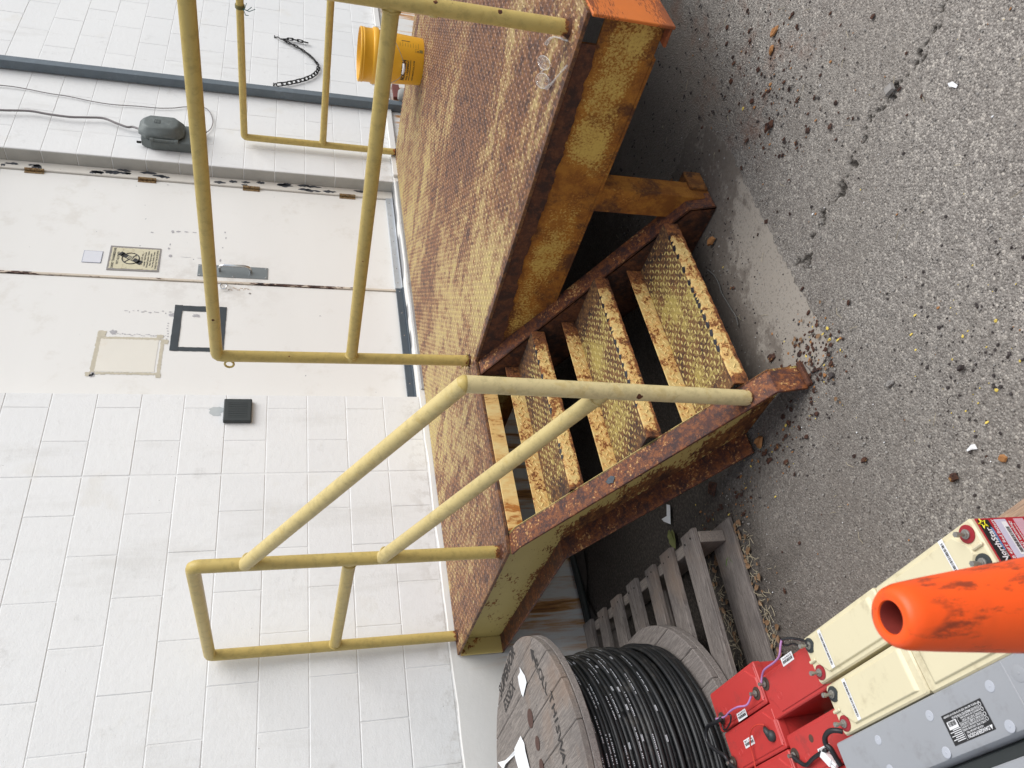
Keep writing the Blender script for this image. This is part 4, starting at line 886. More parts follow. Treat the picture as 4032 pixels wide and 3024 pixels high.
tz = MB().tube([(X2+.006+.027*math.cos(a), yC+.027*math.sin(a), DZ+.014+.002*math.sin(3*a)) for a in np.linspace(0, 2*math.pi, 21)[:-1]], .0022, 6, closed=True).tube([(X2+.006, yC+.03, DZ+.015), (X2+.002, yC+.045, DZ+.03), (X2+.012, yC+.038, DZ+.022)], .002, 6)
tag(obj('wire_tie', tz, plain('brass_wire', (.30, .22, .05), .4, .6, bump=0), smooth='full'), 'thin wire twisted round the foot of the rail post at the steps', 'wire')

# ---- bucket
BX, BY = 2.462, -1.028
bk = thing('bucket', 'open yellow five gallon bucket standing on the far side of the landing', 'bucket', (BX, BY, DZ))
prof = [(.126, .004), (.130, 0), (.133, .012), (.146, .250), (.1465, .262), (.156, .264), (.158, .272), (.158, .290), (.1545, .294), (.149, .296), (.1495, .340), (.152, .343), (.1525, .350), (.150, .353), (.1525, .357), (.153, .366), (.150, .369), (.1465, .366), (.143, .250), (.128, .010), (.02, .008)]
obj('pail', MB().lathe(prof, (BX, BY, DZ), 64), M_BUCKET, bk, smooth=True, sharp=50)
dcam = math.atan2(CAM[1]-BY, CAM[0]-BX)
def wrap(mb, s_, size, ang0, zc, width=None, rot=0, bold=.02):
    V, Fc = text(s_, size, bold); w_ = V[:, 0].max()-V[:, 0].min(); sx = (width/w_) if width else 1; x = (V[:, 0]-V[:, 0].min())*sx; y = V[:, 1]
    if rot: x, y = -y, x
    out = []
    for a_, b_ in zip(x, y):
        z = zc+b_; rad = .133+(z-.012)*(.013/.238)+.0012; an = ang0+a_/rad; out.append((BX+rad*math.cos(an), BY+rad*math.sin(an), DZ+z))
    mb.add(out, Fc)
bt = MB(); a0 = dcam-.93
wrap(bt, 'NORTHERN', .033, a0, .105, width=.130, bold=.04); wrap(bt, 'TOOL + EQUIPMENT', .014, a0, .088, width=.130, bold=.03); wrap(bt, 'NORTHERNTOOL.COM', .011, a0, .055, width=.128)
wrap(bt, '5', .018, dcam+.38, .033)
def arcbar(mb, a0_, a1_, z0_, z1_):
    n = 10
    vs = []
    for k in range(n+1):
        an = a0_+(a1_-a0_)*k/n
        for z in (z0_, z1_): rad = .133+(z-.012)*(.013/.238)+.0010; vs.append((BX+rad*math.cos(an), BY+rad*math.sin(an), DZ+z))
    mb.add(vs, [(2*k, 2*k+2, 2*k+3, 2*k+1) for k in range(n)])
arcbar(bt, a0, a0+.95, .077, .080)
for k in range(8): arcbar(bt, dcam+.55, dcam+.78-(k % 2)*.06, .035+k*.0155, .0362+k*.0155)
arcbar(bt, dcam+.82, dcam+.85, .085, .135)
for a_, b_, c__, d__ in ((.36, .50, .028, .029), (.36, .50, .054, .055), (.36, .365, .028, .055), (.495, .50, .028, .055)): arcbar(bt, dcam+a_, dcam+b_, c__, d__)
obj('printing', bt, M_INK, bk)
sqb = MB(); arcbar(sqb, dcam+.365, dcam+.495, .010, .028); obj('printed_square', sqb, plain('olive_print', (.22, .17, .04), .5, bump=0), bk)
hl = []
for k in range(25):
    t = k/24; an = dcam-1.45+t*2.9; s_ = math.sin(math.pi*t); rad = .162+.006*s_; hl.append((BX+rad*math.cos(an), BY+rad*math.sin(an), DZ+.285-.155*s_**.8-.03*s_*math.sin(2*math.pi*t)))
obj('bail', MB().tube(hl, .0017, 6), M_BOLT, bk, smooth='full'); obj('grip', MB().tube(hl[8:12], [.006, .0085, .0085, .006], 10), M_WHITE, bk, smooth='full')

# ---- safety glasses on the near edge of the landing
gz = DZ+.004; k3 = 500/1269
def G(x, y, z=gz): return px(1800+x*k3, y*k3, 2, z)
gg = thing('safety_glasses', 'clear plastic safety glasses lying folded open on the rusty landing edge', 'glasses', G(900, 700))
def ringpts(c, ax, ay, h=.0): 
    return [c+np.array([0, 0, .006+.004*math.sin(a)])+ax*math.cos(a)+ay*math.sin(a) for a in np.linspace(0, 2*math.pi, 25)[:-1]]
c1 = G(870, 810); e1 = (G(935, 800)-c1); e2 = (G(865, 735)-c1); c2 = G(885, 630); e3 = (G(945, 630)-c2); e4 = (G(880, 560)-c2)
for c, a, b in ((c1, e1, e2), (c2, e3, e4)):
    rp = ringpts(c, a, b); obj('lens_rim', MB().tube(rp, .0016, 6, closed=True), M_FROST, gg, smooth='full')
    lv = MB(); cc = c+np.array([0, 0, .010]); lv.add([cc]+[r_+np.array([0, 0, .0008]) for r_ in rp], [(0, i+1, (i+1) % 24+1) for i in range(24)]); lo_ = obj('lens', lv, M_CLEAR, gg, smooth='full'); sm_ = lo_.modifiers.new('solid', 'SOLIDIFY'); sm_.thickness = .0012
t1 = [G(1112, 658), G(1080, 690), G(1020, 760), G(960, 830), G(905, 885)]; obj('temple', MB().tube([q+np.array([0, 0, .004]) for q in t1], [.0030, .0028, .0024, .0032, .0062], 8), M_FROST, gg, smooth='full')
t2 = [G(1115, 412), G(1050, 385), G(985, 368), G(940, 385), G(900, 440)]; obj('temple', MB().tube([q+np.array([0, 0, .004]) for q in t2], [.0030, .0026, .0024, .0040, .0062], 8), M_FROST, gg, smooth='full')
obj('bridge', MB().tube([c1+e2+np.array([0, 0, .008]), (c1+c2)/2+np.array([0, 0, .012]), c2-e4+np.array([0, 0, .008])], .002, 6), M_FROST, gg)

# ================================================================ PALLET UNDER THE REEL
P0 = np.array([-.885, -1.340]); dr = np.array([.121, 1.116]); dr /= np.linalg.norm(dr); ds = np.array([-dr[1], dr[0]])
def PP(a, b, z): q = P0+dr*a+ds*b; return (q[0], q[1], z)
pal = thing('wood_pallet', 'weathered grey wooden pallet lying under the cable reel', 'pallet', (*P0, 0))
DEP = 1.02
for i, (a, b) in enumerate(((.002, .105), (.180, .276), (.336, .420), (.508, .610), (.684, .782), (.862, .948), (1.03, 1.135))):
    e = random.uniform(-.006, .004); z = .128+random.uniform(-.0015, .0015); tw_ = random.uniform(-.002, .002)
    m = MB().add([PP(a, e, z-.017), PP(b, e, z-.017+tw_), PP(b, DEP, z-.017), PP(a, DEP, z-.017), PP(a+.004, e, z), PP(b-.006, e, z+tw_), PP(b, DEP, z), PP(a, DEP, z)], [(3, 2, 1, 0), (4, 5, 6, 7), (0, 1, 5, 4), (1, 2, 6, 5), (2, 3, 7, 6), (3, 0, 4, 7)])
    obj('deck_board', m, M_PALLET, pal, bevel=.002)
for e in (.012, .48, .96): obj('stringer_board', MB().obox(PP(.57, e+.02, .064), (*dr, 0), (*ds, 0), (0, 0, 1), (.57, .019, .0465)), M_PALLETY, pal, bevel=.002)
for a, b in ((-.052, .090), (.50, .60), (1.02, 1.13)): obj('bottom_board', MB().add([PP(a, -.012, .004), PP(b, -.012, .004), PP(b, DEP, .004), PP(a, DEP, .004), PP(a, -.012, .017), PP(b, -.012, .017), PP(b, DEP, .017), PP(a, DEP, .017)], [(3, 2, 1, 0), (4, 5, 6, 7), (0, 1, 5, 4), (1, 2, 6, 5), (2, 3, 7, 6), (3, 0, 4, 7)]), M_PALLET, pal, bevel=.002)
nm = MB()
for a in (.03, .075, .205, .25, .36, .395, .53, .585, .705, .76, .885, .925):
    for e in (.03, .50): q = PP(a, e+random.uniform(-.006, .006), .1295); nm.lathe([(.0035, 0), (.0028, .0012)], q, 8)
obj('nail_heads', nm, M_HOLE, pal, kind='stuff')

# ================================================================ CABLE REEL
RX, RY, RRD = -1.530, -.790, .497
rl = thing('cable_reel', 'large wooden cable reel standing on end wound with black cable', 'cable reel', (RX, RY, .13))
def disc_planks(zb, th, seams, mat, name, ang):
    ca, sa = math.cos(ang), math.sin(ang); cuts = [-RRD]+seams+[RRD]
    for u0, u1 in zip(cuts[:-1], cuts[1:]):
        g_ = .0007; a0_, a1_ = u0+g_, u1-g_
        pts_ = []; n = 14
        us = np.linspace(a0_, a1_, n)
        for u in us: pts_.append((u, math.sqrt(max(0, RRD**2-u*u))))
        for u in us[::-1]: pts_.append((u, -math.sqrt(max(0, RRD**2-u*u))))
        w3 = [(RX+u*ca-v*sa, RY+u*sa+v*ca, zb) for u, v in pts_]; dz = random.uniform(-.0008, .0008)
        obj(name, MB().prism(w3[::-1], (0, 0, th+dz)), mat, rl, bevel=.0025)
ang = math.radians(4.6)
disc_planks(.600, .022, [-.40, -.27, -.13, .0, .12, .24, .36], M_REELB, 'inner_plank', ang+1.57)
disc_planks(.6235, .0215, [-.36, -.22, -.07, .07, .205, .322, .410], M_REEL, 'flange_plank', ang)
disc_planks(.132, .024, [-.34, -.2, -.06, .09, .21, .33, .42], M_REELB, 'bottom_plank', ang+1.57); disc_planks(.157, .022, [-.37, -.25, -.11, .03, .15, .27, .39], M_REELB, 'bottom_inner_plank', ang)
obj('drum', MB().lathe([(.26, .18), (.26, .60)], (RX, RY, 0), 48), M_REELB, rl, smooth=True)
# cable windings: irregular helix
cab = MB(); TURNS = 27; seg = 110; pth = []; rr = random.Random(2); roff = [rr.uniform(-.006, .009) for _ in range(TURNS+2)]; zoff = [rr.uniform(-.003, .003) for _ in range(TURNS+2)]
z0, z1 = .1875, .592; base_r = .413
def cabpt(t, extra=0):           # t in turns
    i = int(t); f = t-i; i = min(i, TURNS); ro = roff[i]*(1-f)+roff[i+1]*f; ro += .0045*math.sin(2*math.pi*t*1+i*2.1)+.003*math.sin(2*math.pi*t*3.03)
    q = t/TURNS; bulge = .010*math.sin(math.pi*q)**.5+.012*math.exp(-((q-.12)/.08)**2)
    zz = z0+(z1-z0)*q+zoff[i]*(1-f)+zoff[i+1]*f+.0022*math.sin(2*math.pi*t*1.01+i)
    r_ = base_r+ro+bulge+extra; a = 2*math.pi*t+1.2
    return np.array([RX+r_*math.cos(a), RY+r_*math.sin(a), zz])
pth = [cabpt(k/seg) for k in range(TURNS*seg)]
obj('cable', cab.tube(pth, .0080, 9), M_CABLE, rl, smooth='full')
for s0_, cnt, zz0, zz1, ex in ((3.2, .8, .25, .215, .013), (7.1, .9, .31, .36, .014), (12.4, .8, .39, .41, .013), (1.3, .7, .205, .24, .015), (16.2, .6, .45, .47, .013), (19, .9, .49, .52, .011)):
    P_ = []
    for k in range(70): t = k/69; a = 2*math.pi*(s0_+t*cnt); r_ = base_r+.012+ex*math.sin(math.pi*t)**.35; P_.append((RX+r_*math.cos(a), RY+r_*math.sin(a), zz0+(zz1-zz0)*(t**1.5)))
    obj('cable_strand', MB().tube(P_, .0078, 8), M_CABLE, rl, smooth='full')
obj('inner_windings', MB().lathe([(.404, .181), (.408, .30), (.410, .45), (.404, .598)], (RX, RY, 0), 64), M_CABLE, rl, smooth=True)
pr = MB(); rr = random.Random(12)
for turn in (11, 14, 16, 17, 18, 19, 20, 21, 22, 23, 24, 25, 26):
    a = rr.uniform(0, .3)
    while a < 1:
        kind = rr.random(); L = .007 if kind < .3 else .030
        t = turn+a
        if kind < .30:
            for off in (-.0016, .0016):
                q0, q1 = cabpt(t, .0083), cabpt(t+L, .0083); pr.quad(q0+[0, 0, off-.0008+.002], q1+[0, 0, off-.0008+.002], q1+[0, 0, off+.0008+.002], q0+[0, 0, off+.0008+.002])
        else:
            s_ = t
            while s_ < t+L:
                q0, q1 = cabpt(s_, .0083), cabpt(s_+.0011, .0083); pr.quad(q0+[0, 0, .0006], q1+[0, 0, .0006], q1+[0, 0, .0034], q0+[0, 0, .0034]); s_ += rr.choice([.0019, .0019, .0035])
        a += L+rr.uniform(.006, .05)
obj('cable_print', pr, M_PRINT, rl, kind='stuff')
# stencilled words, bolts and torn tape on the top flange
M_RECESS = plain('rusty_recess', (.075, .035, .025), .8, bump=.6); TZ = .6462; st = MB(); r1 = np.array([.066, -.285]) ; 
q0 = px(*Q8(1062, 1225), 2, TZ); q1 = px(*Q8(1150, 945), 2, TZ); xd = q1-q0; yd = np.cross((0, 0, 1), xd)
put_text(st, 'SUPERIOR', .062, q0, xd, yd, width=np.linalg.norm(xd), bold=.02)
q0 = px(*Q8(1092, 1315), 2, TZ); q1 = px(*Q8(1152, 1165), 2, TZ); xd = q1-q0; yd = np.cross((0, 0, 1), xd); put_text(st, 'ESSEX', .062, q0, xd, yd, width=np.linalg.norm(xd), bold=.02)
arc = smooth_path([px(*Q8(*q), 2, TZ) for q in ((1262, 1000), (1280, 1045), (1335, 1185), (1362, 1235), (1395, 1370), (1415, 1480), (1440, 1610), (1452, 1690))], 8)
arc = np.array(arc); al = np.r_[0, np.cumsum(np.linalg.norm(np.diff(arc, axis=0), axis=1))]
def at_arc(q): return np.array([np.interp(q, al, arc[:, k]) for k in range(3)])
for ch_, q_ in zip('ROLLTHISWAY', (.035, .073, .108, .139, .178, .213, .240, .264, .304, .340, .374)):
    o_ = at_arc(q_); tn = at_arc(q_+.01)-at_arc(q_-.01); put_text(st, ch_, .052, o_, tn, np.cross((0, 0, 1), tn), center=True, bold=.012)
c = at_arc(.005); rt = at_arc(.02)-at_arc(.0); rt /= np.linalg.norm(rt); up = np.cross((0, 0, 1), rt); c = c+up*.018-rt*.012; obj('stencilled_words', st, M_STENCIL, rl, kind='stuff'); st = MB(); st.add([c-rt*.035, c+up*.022+rt*.0, c+up*.008, c+up*.008+rt*.03, c-up*.008+rt*.03, c-up*.008, c-up*.022], [(0, 6, 5, 4, 3, 2, 1)])
obj('stencilled_arrow', st, M_STENCIL, rl)
for q, r_ in (((1245, 1350), .030), ((1290, 1505), .022), ((1315, 1650), .022)):
    c = px(*Q8(*q), 2, TZ); obj('bolt_hole', MB().lathe([(r_, 0), (r_*.8, -.004)], (c[0], c[1], TZ+.0006), 20), M_RECESS, rl)
ct = px(*Q8(1195, 1640), 2, TZ); obj('hub_opening', MB().lathe([(.055, 0), (.05, -.002)], (ct[0], ct[1], TZ+.0006), 24), M_HOLE, rl)
def scrap(name, pts, mat, label, th=.0006, cat='paper', group=None, lift=.004, seed=0, parent=None):
    r = random.Random(seed); c = np.mean(pts, axis=0); mb = MB(); P_ = [np.array(q)+np.array([0, 0, r.uniform(0, lift)]) for q in pts]; mb.add([c+np.array([0, 0, lift*.8])]+P_, [(0, i+1, (i+1) % len(P_)+1) for i in range(len(P_))])
    o = obj(name, mb, mat, parent) if parent else obj(name, mb, mat, loc=c)
    s_ = o.modifiers.new('solid', 'SOLIDIFY'); s_.thickness = th; s_.offset = 1
    if not parent: tag(o, label, cat, group)
    return o
zq = 1788/500
def R(x, y, z=TZ+.001): return px(1900+x/zq, 2560+y/zq, 2, z)
scrap('torn_tape', [R(525, 240), R(560, 290), R(600, 360), R(628, 455), R(595, 600), R(572, 660), R(550, 625), R(525, 480), R(500, 370), R(530, 310)], M_PAPER, 'torn strip of white paper tape near the stencilled words on the reel', cat='tape', seed=3)
scrap('torn_tape', [R(545, 1205), R(590, 1310), R(620, 1420), R(668, 1659), R(700, 1800), R(600, 1850), R(540, 1640), R(490, 1480), R(485, 1380)], M_PAPER, 'long torn strip of white tape across the hub of the reel', cat='tape', seed=4, lift=.012)
scrap('torn_tape', [R(500, 1380), R(400, 1500), R(300, 1590), R(250, 1575), R(320, 1680), R(360, 1600), R(480, 1450)], M_PAPER, 'curled thin end of white tape left of the reel hub', cat='tape', seed=5, lift=.010)

# ================================================================ BATTERIES
pal2 = thing('battery_pallet', 'brown wooden pallet under the batteries', 'pallet', (-1.65, -1.9, 0))
for i in range(9): y = -1.30-i*.128; obj('deck_board', MB().box((-2.30, y-.095, .095), (-1.415, y, .112)), M_PAL2, pal2, bevel=.002)
for x in (-1.455, -1.86, -2.27): obj('stringer_board', MB().box((x, -2.425, .017), (x+.038, -1.30, .0945)), M_PAL2, pal2, bevel=.002)
for y in (-1.30, -1.85, -2.337): obj('bottom_board', MB().box((-2.30, y-.095, .002), (-1.412, y, .0165)), M_PAL2, pal2, bevel=.002)
obj('deck_board', MB().box((-1.62, -2.445, .0955), (-1.412, -2.428, .111)), M_PAL2, pal2)
PT = .113
def rings(mb, outline_fn, levels):
    n = None; vs = []; fs = []
    for (ins, z) in levels:
        pl = outline_fn(ins); n = len(pl); vs += [(x, y, z) for x, y in pl]
    for i in range(len(levels)-1):
        for k in range(n): fs.append((i*n+k, i*n+(k+1) % n, (i+1)*n+(k+1) % n, (i+1)*n+k))
    fs += [tuple(range(n))[::-1], tuple(range((len(levels)-1)*n, len(levels)*n))]; mb.add(vs, fs)
def bolt(parent, x, y, z, h=.020, r=.0045, washer=None, wr=.016, hex_=True):
    if washer: obj('terminal_collar', MB().lathe([(wr, 0), (wr, .002), (wr*.8, .0028), (wr*.45, .003)], (x, y, z), 28), washer, parent, smooth=True, sharp=30)
    m = MB().lathe([(r*1.9, .003), (r*1.9, .0055), (r*1.4, .006), (r*1.35, .0085)], (x, y, z), 18); m.lathe([(r*.75, .008), (r*.75, h)], (x, y, z), 12); 
    m.lathe([(r*1.15, h), (r*1.15, h+.007)], (x, y, z), 6); obj('bolt', m, M_BOLT, parent, smooth=True, sharp=30)
def sticker(parent, c, xd, yd, w_, h_, z, text_=None):
    xd = np.array([*xd, 0.]); xd /= np.linalg.norm(xd); yd = np.cross((0, 0, 1), xd); o0 = np.array([c[0], c[1], z+.0005])
    m = MB(); rect(m, o0, xd, yd, -w_/2, -h_/2, w_/2, h_/2); s_ = obj('barcode_sticker', m, M_WHITE, parent)
    m = MB(); barcode(m, o0-xd*w_*.42-yd*h_*.28, xd, yd, w_*.84, h_*(.34 if text_ else .52), .0004)
    if text_: put_text(m, text_, h_*.3, o0-xd*w_*.4+yd*h_*.15+np.array([0, 0, .0004]), xd, yd, width=w_*.8)
    obj('barcode', m, M_INK, s_, kind='stuff')
def cream(label, x0, x1, ya, yb, flip, vis=True):
    """x0<x1, ya terminal end, yb plain end"""
    t = thing('cream_battery', label, 'battery', ((x0+x1)/2, (ya+yb)/2, PT), 'cream batteries in two rows'); sg_ = 1 if ya > yb else -1
    m = MB(); ylo, yhi = min(ya, yb), max(ya, yb)
    def out(i): return [(x0+i+.004, ylo+i), (x1-i-.004, ylo+i), (x1-i, ylo+i+.004), (x1-i, yhi-i-.004), (x1-i-.004, yhi-i), (x0+i+.004, yhi-i), (x0+i, yhi-i-.004), (x0+i, ylo+i+.004)]
    ZT = .296
    rings(m, out, [(.0022, PT), (.0012, ZT-.035), (0, ZT-.034), (0, ZT-.004), (.003, ZT)]); obj('case', m, M_CREAM, t, smooth=True, sharp=35)
    # raised panel with clipped corner by the terminals
    W = x1-x0; yT = ya-sg_*.070; yE = yb+sg_*.026; nt_ = ya-sg_*.026
    poly = [(x0+.012, yE), (x1-.009, yE), (x1-.009, ya-sg_*.052), (x1-.030, ya-sg_*.024), (x0+.055, ya-sg_*.018), (x0+.030, ya-sg_*.034), (x0+.012, ya-sg_*.060)]
    poly = [(x1-.012, yE), (x0+.012, yE), (x0+.012, ya-sg_*.055), (x0+.040, ya-sg_*.026), (x1-.046, ya-sg_*.026), (x1-.034, ya-sg_*.032), (x1-.012, ya-sg_*.050)]
    cxm = sum(q[0] for q in poly)/7; cym = sum(q[1] for q in poly)/7
    pm = MB(); n = 7
    def shr(f): return [(cxm+(x-cxm)*f, cym+(y-cym)*f) for x, y in poly]
    if sg_ < 0: poly = poly[::-1]
    vs = []
    for f, z in ((1.05, ZT-.0005), (1.0, ZT+.0045), (.985, ZT+.0052)): vs += [(x, y, z) for x, y in shr(f)]
    fs = [(i*n+k, (i)*n+(k+1) % n, (i+1)*n+(k+1) % n, (i+1)*n+k) for i in range(2) for k in range(n)]+[tuple(range(2*n, 3*n))]; pm.add(vs, fs)
    obj('lid_panel', pm, M_CREAM, t, bevel=.001)
    obj('lid_rib', MB().box((x0+.045, min(ya, ya-sg_*.024), ZT-.001), (x0+.052, max(ya, ya-sg_*.024), ZT+.006)), M_CREAM, t, bevel=.002)
    xb_, xr_ = (x1-.021, x0+.021); zt = ZT+.0003
    ny = ya-sg_*.0195
    bolt(t, xb_, ny, zt, washer=M_BLACK if not flip else M_REDW); bolt(t, xr_, ny, zt, washer=M_REDW if not flip else M_BLACK)
    sy_ = ya-sg_*.074
    sticker(t, ((x0+x1)/2+.003, sy_), (-1, 0), None, .082, .0115, ZT+.0054)
    return t
x0, x1 = -1.563, -1.461
bA = cream('cream battery beside the asphalt, its terminals next to the red batteries', x0, x1, -1.885, -2.161, False)
bB = cream('cream battery with red branded label, nearest the yard on the asphalt side', x0+.003, x1-.003, -2.446, -2.165, True)
bC = cream('cream battery between grey battery and outer row, terminals by the red batteries', -1.673, -1.571, -1.897, -2.176, False)
bD = cream('cream battery half hidden under the orange cone tip, inner row', -1.676, -1.574, -2.458, -2.179, True)
# branded label on the yard end of battery B
yl = -2.4468; XL0, XL1 = x0+.006, x1-.006
obj('red_label', MB().box((XL0, yl-.0006, PT+.004), (XL1, yl, .287)), M_LABRED, bB)
lb = MB().box((XL0+.002, yl-.0010, .2595), (XL1-.003, yl-.0006, .2835)); obj('label_band', lb, M_LABBLK, bB)
wt = MB(); put_text(wt, 'NorthStar', .0165, (XL0+.008, yl-.0014, .2650), X, Zd, width=.064, bold=.02); put_text(wt, 'BATTERY COMPANY', .0042, (XL0+.018, yl-.0014, .2610), X, Zd, width=.054)
put_text(wt, 'NSB 40FT Red Battery', .0092, (XL0+.003, yl-.0010, .2495), X, Zd, width=.084, bold=.01)
put_text(wt, 'PURE LEAD technology', .0085, (XL0+.003, yl-.0010, .2135), X, Zd, width=.080); put_text(wt, 'For telecom applications', .005, (XL0+.010, yl-.0010, .2065), X, Zd, width=.068)
obj('label_lettering', wt, M_WHITE, bB)
s5 = MB(); cc = np.array([XL1-.010, yl-.0014, .2755]); sp = []
for k in range(10): a = math.pi/2+k*math.pi/5; rad = .0088 if k % 2 == 0 else .0036; sp.append(cc+np.array([rad*math.cos(a), 0, rad*math.sin(a)]))
s5.tube(sp, .0008, 4, closed=True); obj('label_star', s5, M_YPRINT, bB)
bs = MB()
for k in range(4): bs.box((XL0+.030, yl-.0014, .2600+k*.0012), (XL1-.020+k*.001, yl-.0011, .2606+k*.0012))
obj('label_stripes', bs, M_BLUE, bB)
obj('label_panel', MB().box((XL0+.003, yl-.0010, .2215), (XL1-.003, yl-.0007, .2470)), M_LABLIL, bB)
obj('label_panel', MB().box((XL0+.003, yl-.0010, .182), (XL1-.003, yl-.0007, .2035)).box((XL0+.003, yl-.0010, .150), (XL1-.003, yl-.0007, .176)), M_LABPINK, bB)
bm = MB(); rect(bm, (XL0+.020, yl-.0012, .2225), X, Zd, 0, 0, .062, .0115); bs_ = obj('barcode_sticker', bm, M_WHITE, bB); bm = MB(); barcode(bm, (XL0+.024, yl-.0015, .2240), X, Zd, .048, .0075); obj('barcode', bm, M_INK, bs_, kind='stuff')

# grey batteries
def greyb(label, x0, x1, y0, y1, vis):
    t = thing('grey_battery', label, 'battery', ((x0+x1)/2, (y0+y1)/2, PT)); ZT = .299
    pr_ = [(x1, PT), (x1, ZT-.003), (x1-.003, ZT), (x0+.016, ZT), (x0+.007, ZT-.003), (x0+.002, ZT-.010), (x0, ZT-.020), (x0, PT)]
    obj('case', MB().prism([(x, y0, z) for x, z in pr_][::-1], (0, y1-y0, 0)), M_GREY, t, smooth=True, sharp=30)
    return t, ZT
gb, ZT = greyb('long grey battery with round vent caps and black danger label', -1.786, -1.6775, -1.866, -2.49, True)
for q, r_ in (((1305, 1485), .0088), ((1625, 1333), .0092), ((1730, 1563), .0098), ((2000, 1150), .0095), ((2125, 1400), .0100), ((2180, 1070), .0135), ((1380, 1668), .009)):
    c = px(*Q9(*q), 2, ZT); obj('vent_cap', MB().lathe([(r_, 0), (r_, .0006), (r_*.92, .0010), (r_*.2, .0011), (r_*.15, .0018)], (c[0], c[1], ZT), 28), M_VENT if r_ < .012 else M_GREY, gb, smooth=True, sharp=25)
c = px(*Q9(2085, 1040), 2, ZT); obj('lid_ridge', MB().box((-1.775, c[1]-.002, ZT-.001), (-1.679, c[1]+.002, ZT+.0012)), M_GREY, gb, bevel=.0008)
lx = np.array([0, -1., 0]);                    # label: right edge of text towards the yard, tops of letters towards -X
c0 = np.array([-1.740, -2.231, ZT+.0006]); rd = np.array([0, 1., 0]); ud = np.array([-1., 0, 0])
m = MB(); rect(m, c0, rd, ud, -.051, -.025, .051, .025); lab = obj('danger_label', m, M_LABBLK, gb)
m = MB(); o0 = c0+np.array([0, 0, .0005])
def LT(s_, x, y, size, w_, bold=.01): put_text(m, s_, size, o0+rd*x+ud*y, rd, ud, width=w_, bold=bold)
LT('DANGER/POISON', -.040, .0165, .0085, .052, .02); LT('NON-SPILLABLE BATTERY', -.030, .0120, .0042, .042)
LT('SHIELD EYES. EXPLOSIVE GASES', -.040, .0070, .0045, .056); LT('CAN CAUSE BLINDNESS OR INJURY', -.040, .0028, .0040, .056); LT('NO SPARKS, FLAMES, OR SMOKING', -.040, -.0025, .0043, .056)
LT('SULFURIC ACID CAN CAUSE', -.040, -.0075, .0045, .048); LT('BLINDNESS OR SEVERE BURNS', -.040, -.0118, .0042, .050)
LT('FLUSH EYES IMMEDIATELY WITH WATER', -.040, -.0170, .0045, .068); LT('GET MEDICAL HELP FAST. KEEP OUT OF REACH OF CHILDREN', -.046, -.0220, .0042, .092)
for k in range(7): LT('xxxx xx xxxx xxx'[:10+(k*5) % 6], .019, .0195-k*.0031, .0028, .024+.004*((k*7) % 2)) if False else None
for k in range(7): rect(m, o0, rd, ud, .019, .0195-k*.0030, .019+.020+.008*((k*3) % 2), .0207-k*.0030)
rect(m, o0, rd, ud, .0165, -.014, .0170, .024)
for yy_ in (.0012, -.0040, -.0135): rect(m, o0, rd, ud, -.047, yy_, .0165, yy_+.0004)
rect(m, o0, rd, ud, .021, -.0125, .045, .0005)
tri = [o0+rd*(-.0485)+ud*.0165, o0+rd*(-.0415)+ud*.0165, o0+rd*(-.045)+ud*.0235]; m.add(tri, [(0, 1, 2)])
for yy_ in (.006, -.0015, -.0095, -.0175):
    m.tube([o0+rd*(-.0445+.0028*math.cos(a))+ud*(yy_+.0028*math.sin(a)) for a in np.linspace(0, 2*math.pi, 13)[:-1]], .0004, 4, closed=True)
obj('label_lettering', m, M_WHITE, lab); m = MB(); barcode(m, o0+rd*.023-ud*.0115+np.array([0, 0, .0004]), rd, ud, .020, .0075, 0, 18); obj('barcode', m, M_INK, lab, kind='stuff')
greyb('second grey battery at the picture edge behind a black gap', -1.925, -1.812, -1.90, -2.5, False)
tag(obj('black_gap_filler', MB().box((-1.811, -2.49, .24), (-1.788, -1.92, .272)), M_BLACK, loc=(-1.80, -2.2, .24), bevel=.003), 'black strip added as the dark gap between the two grey batteries', 'gap_filler')  # added dark filler; stands for the shaded gap between the cases

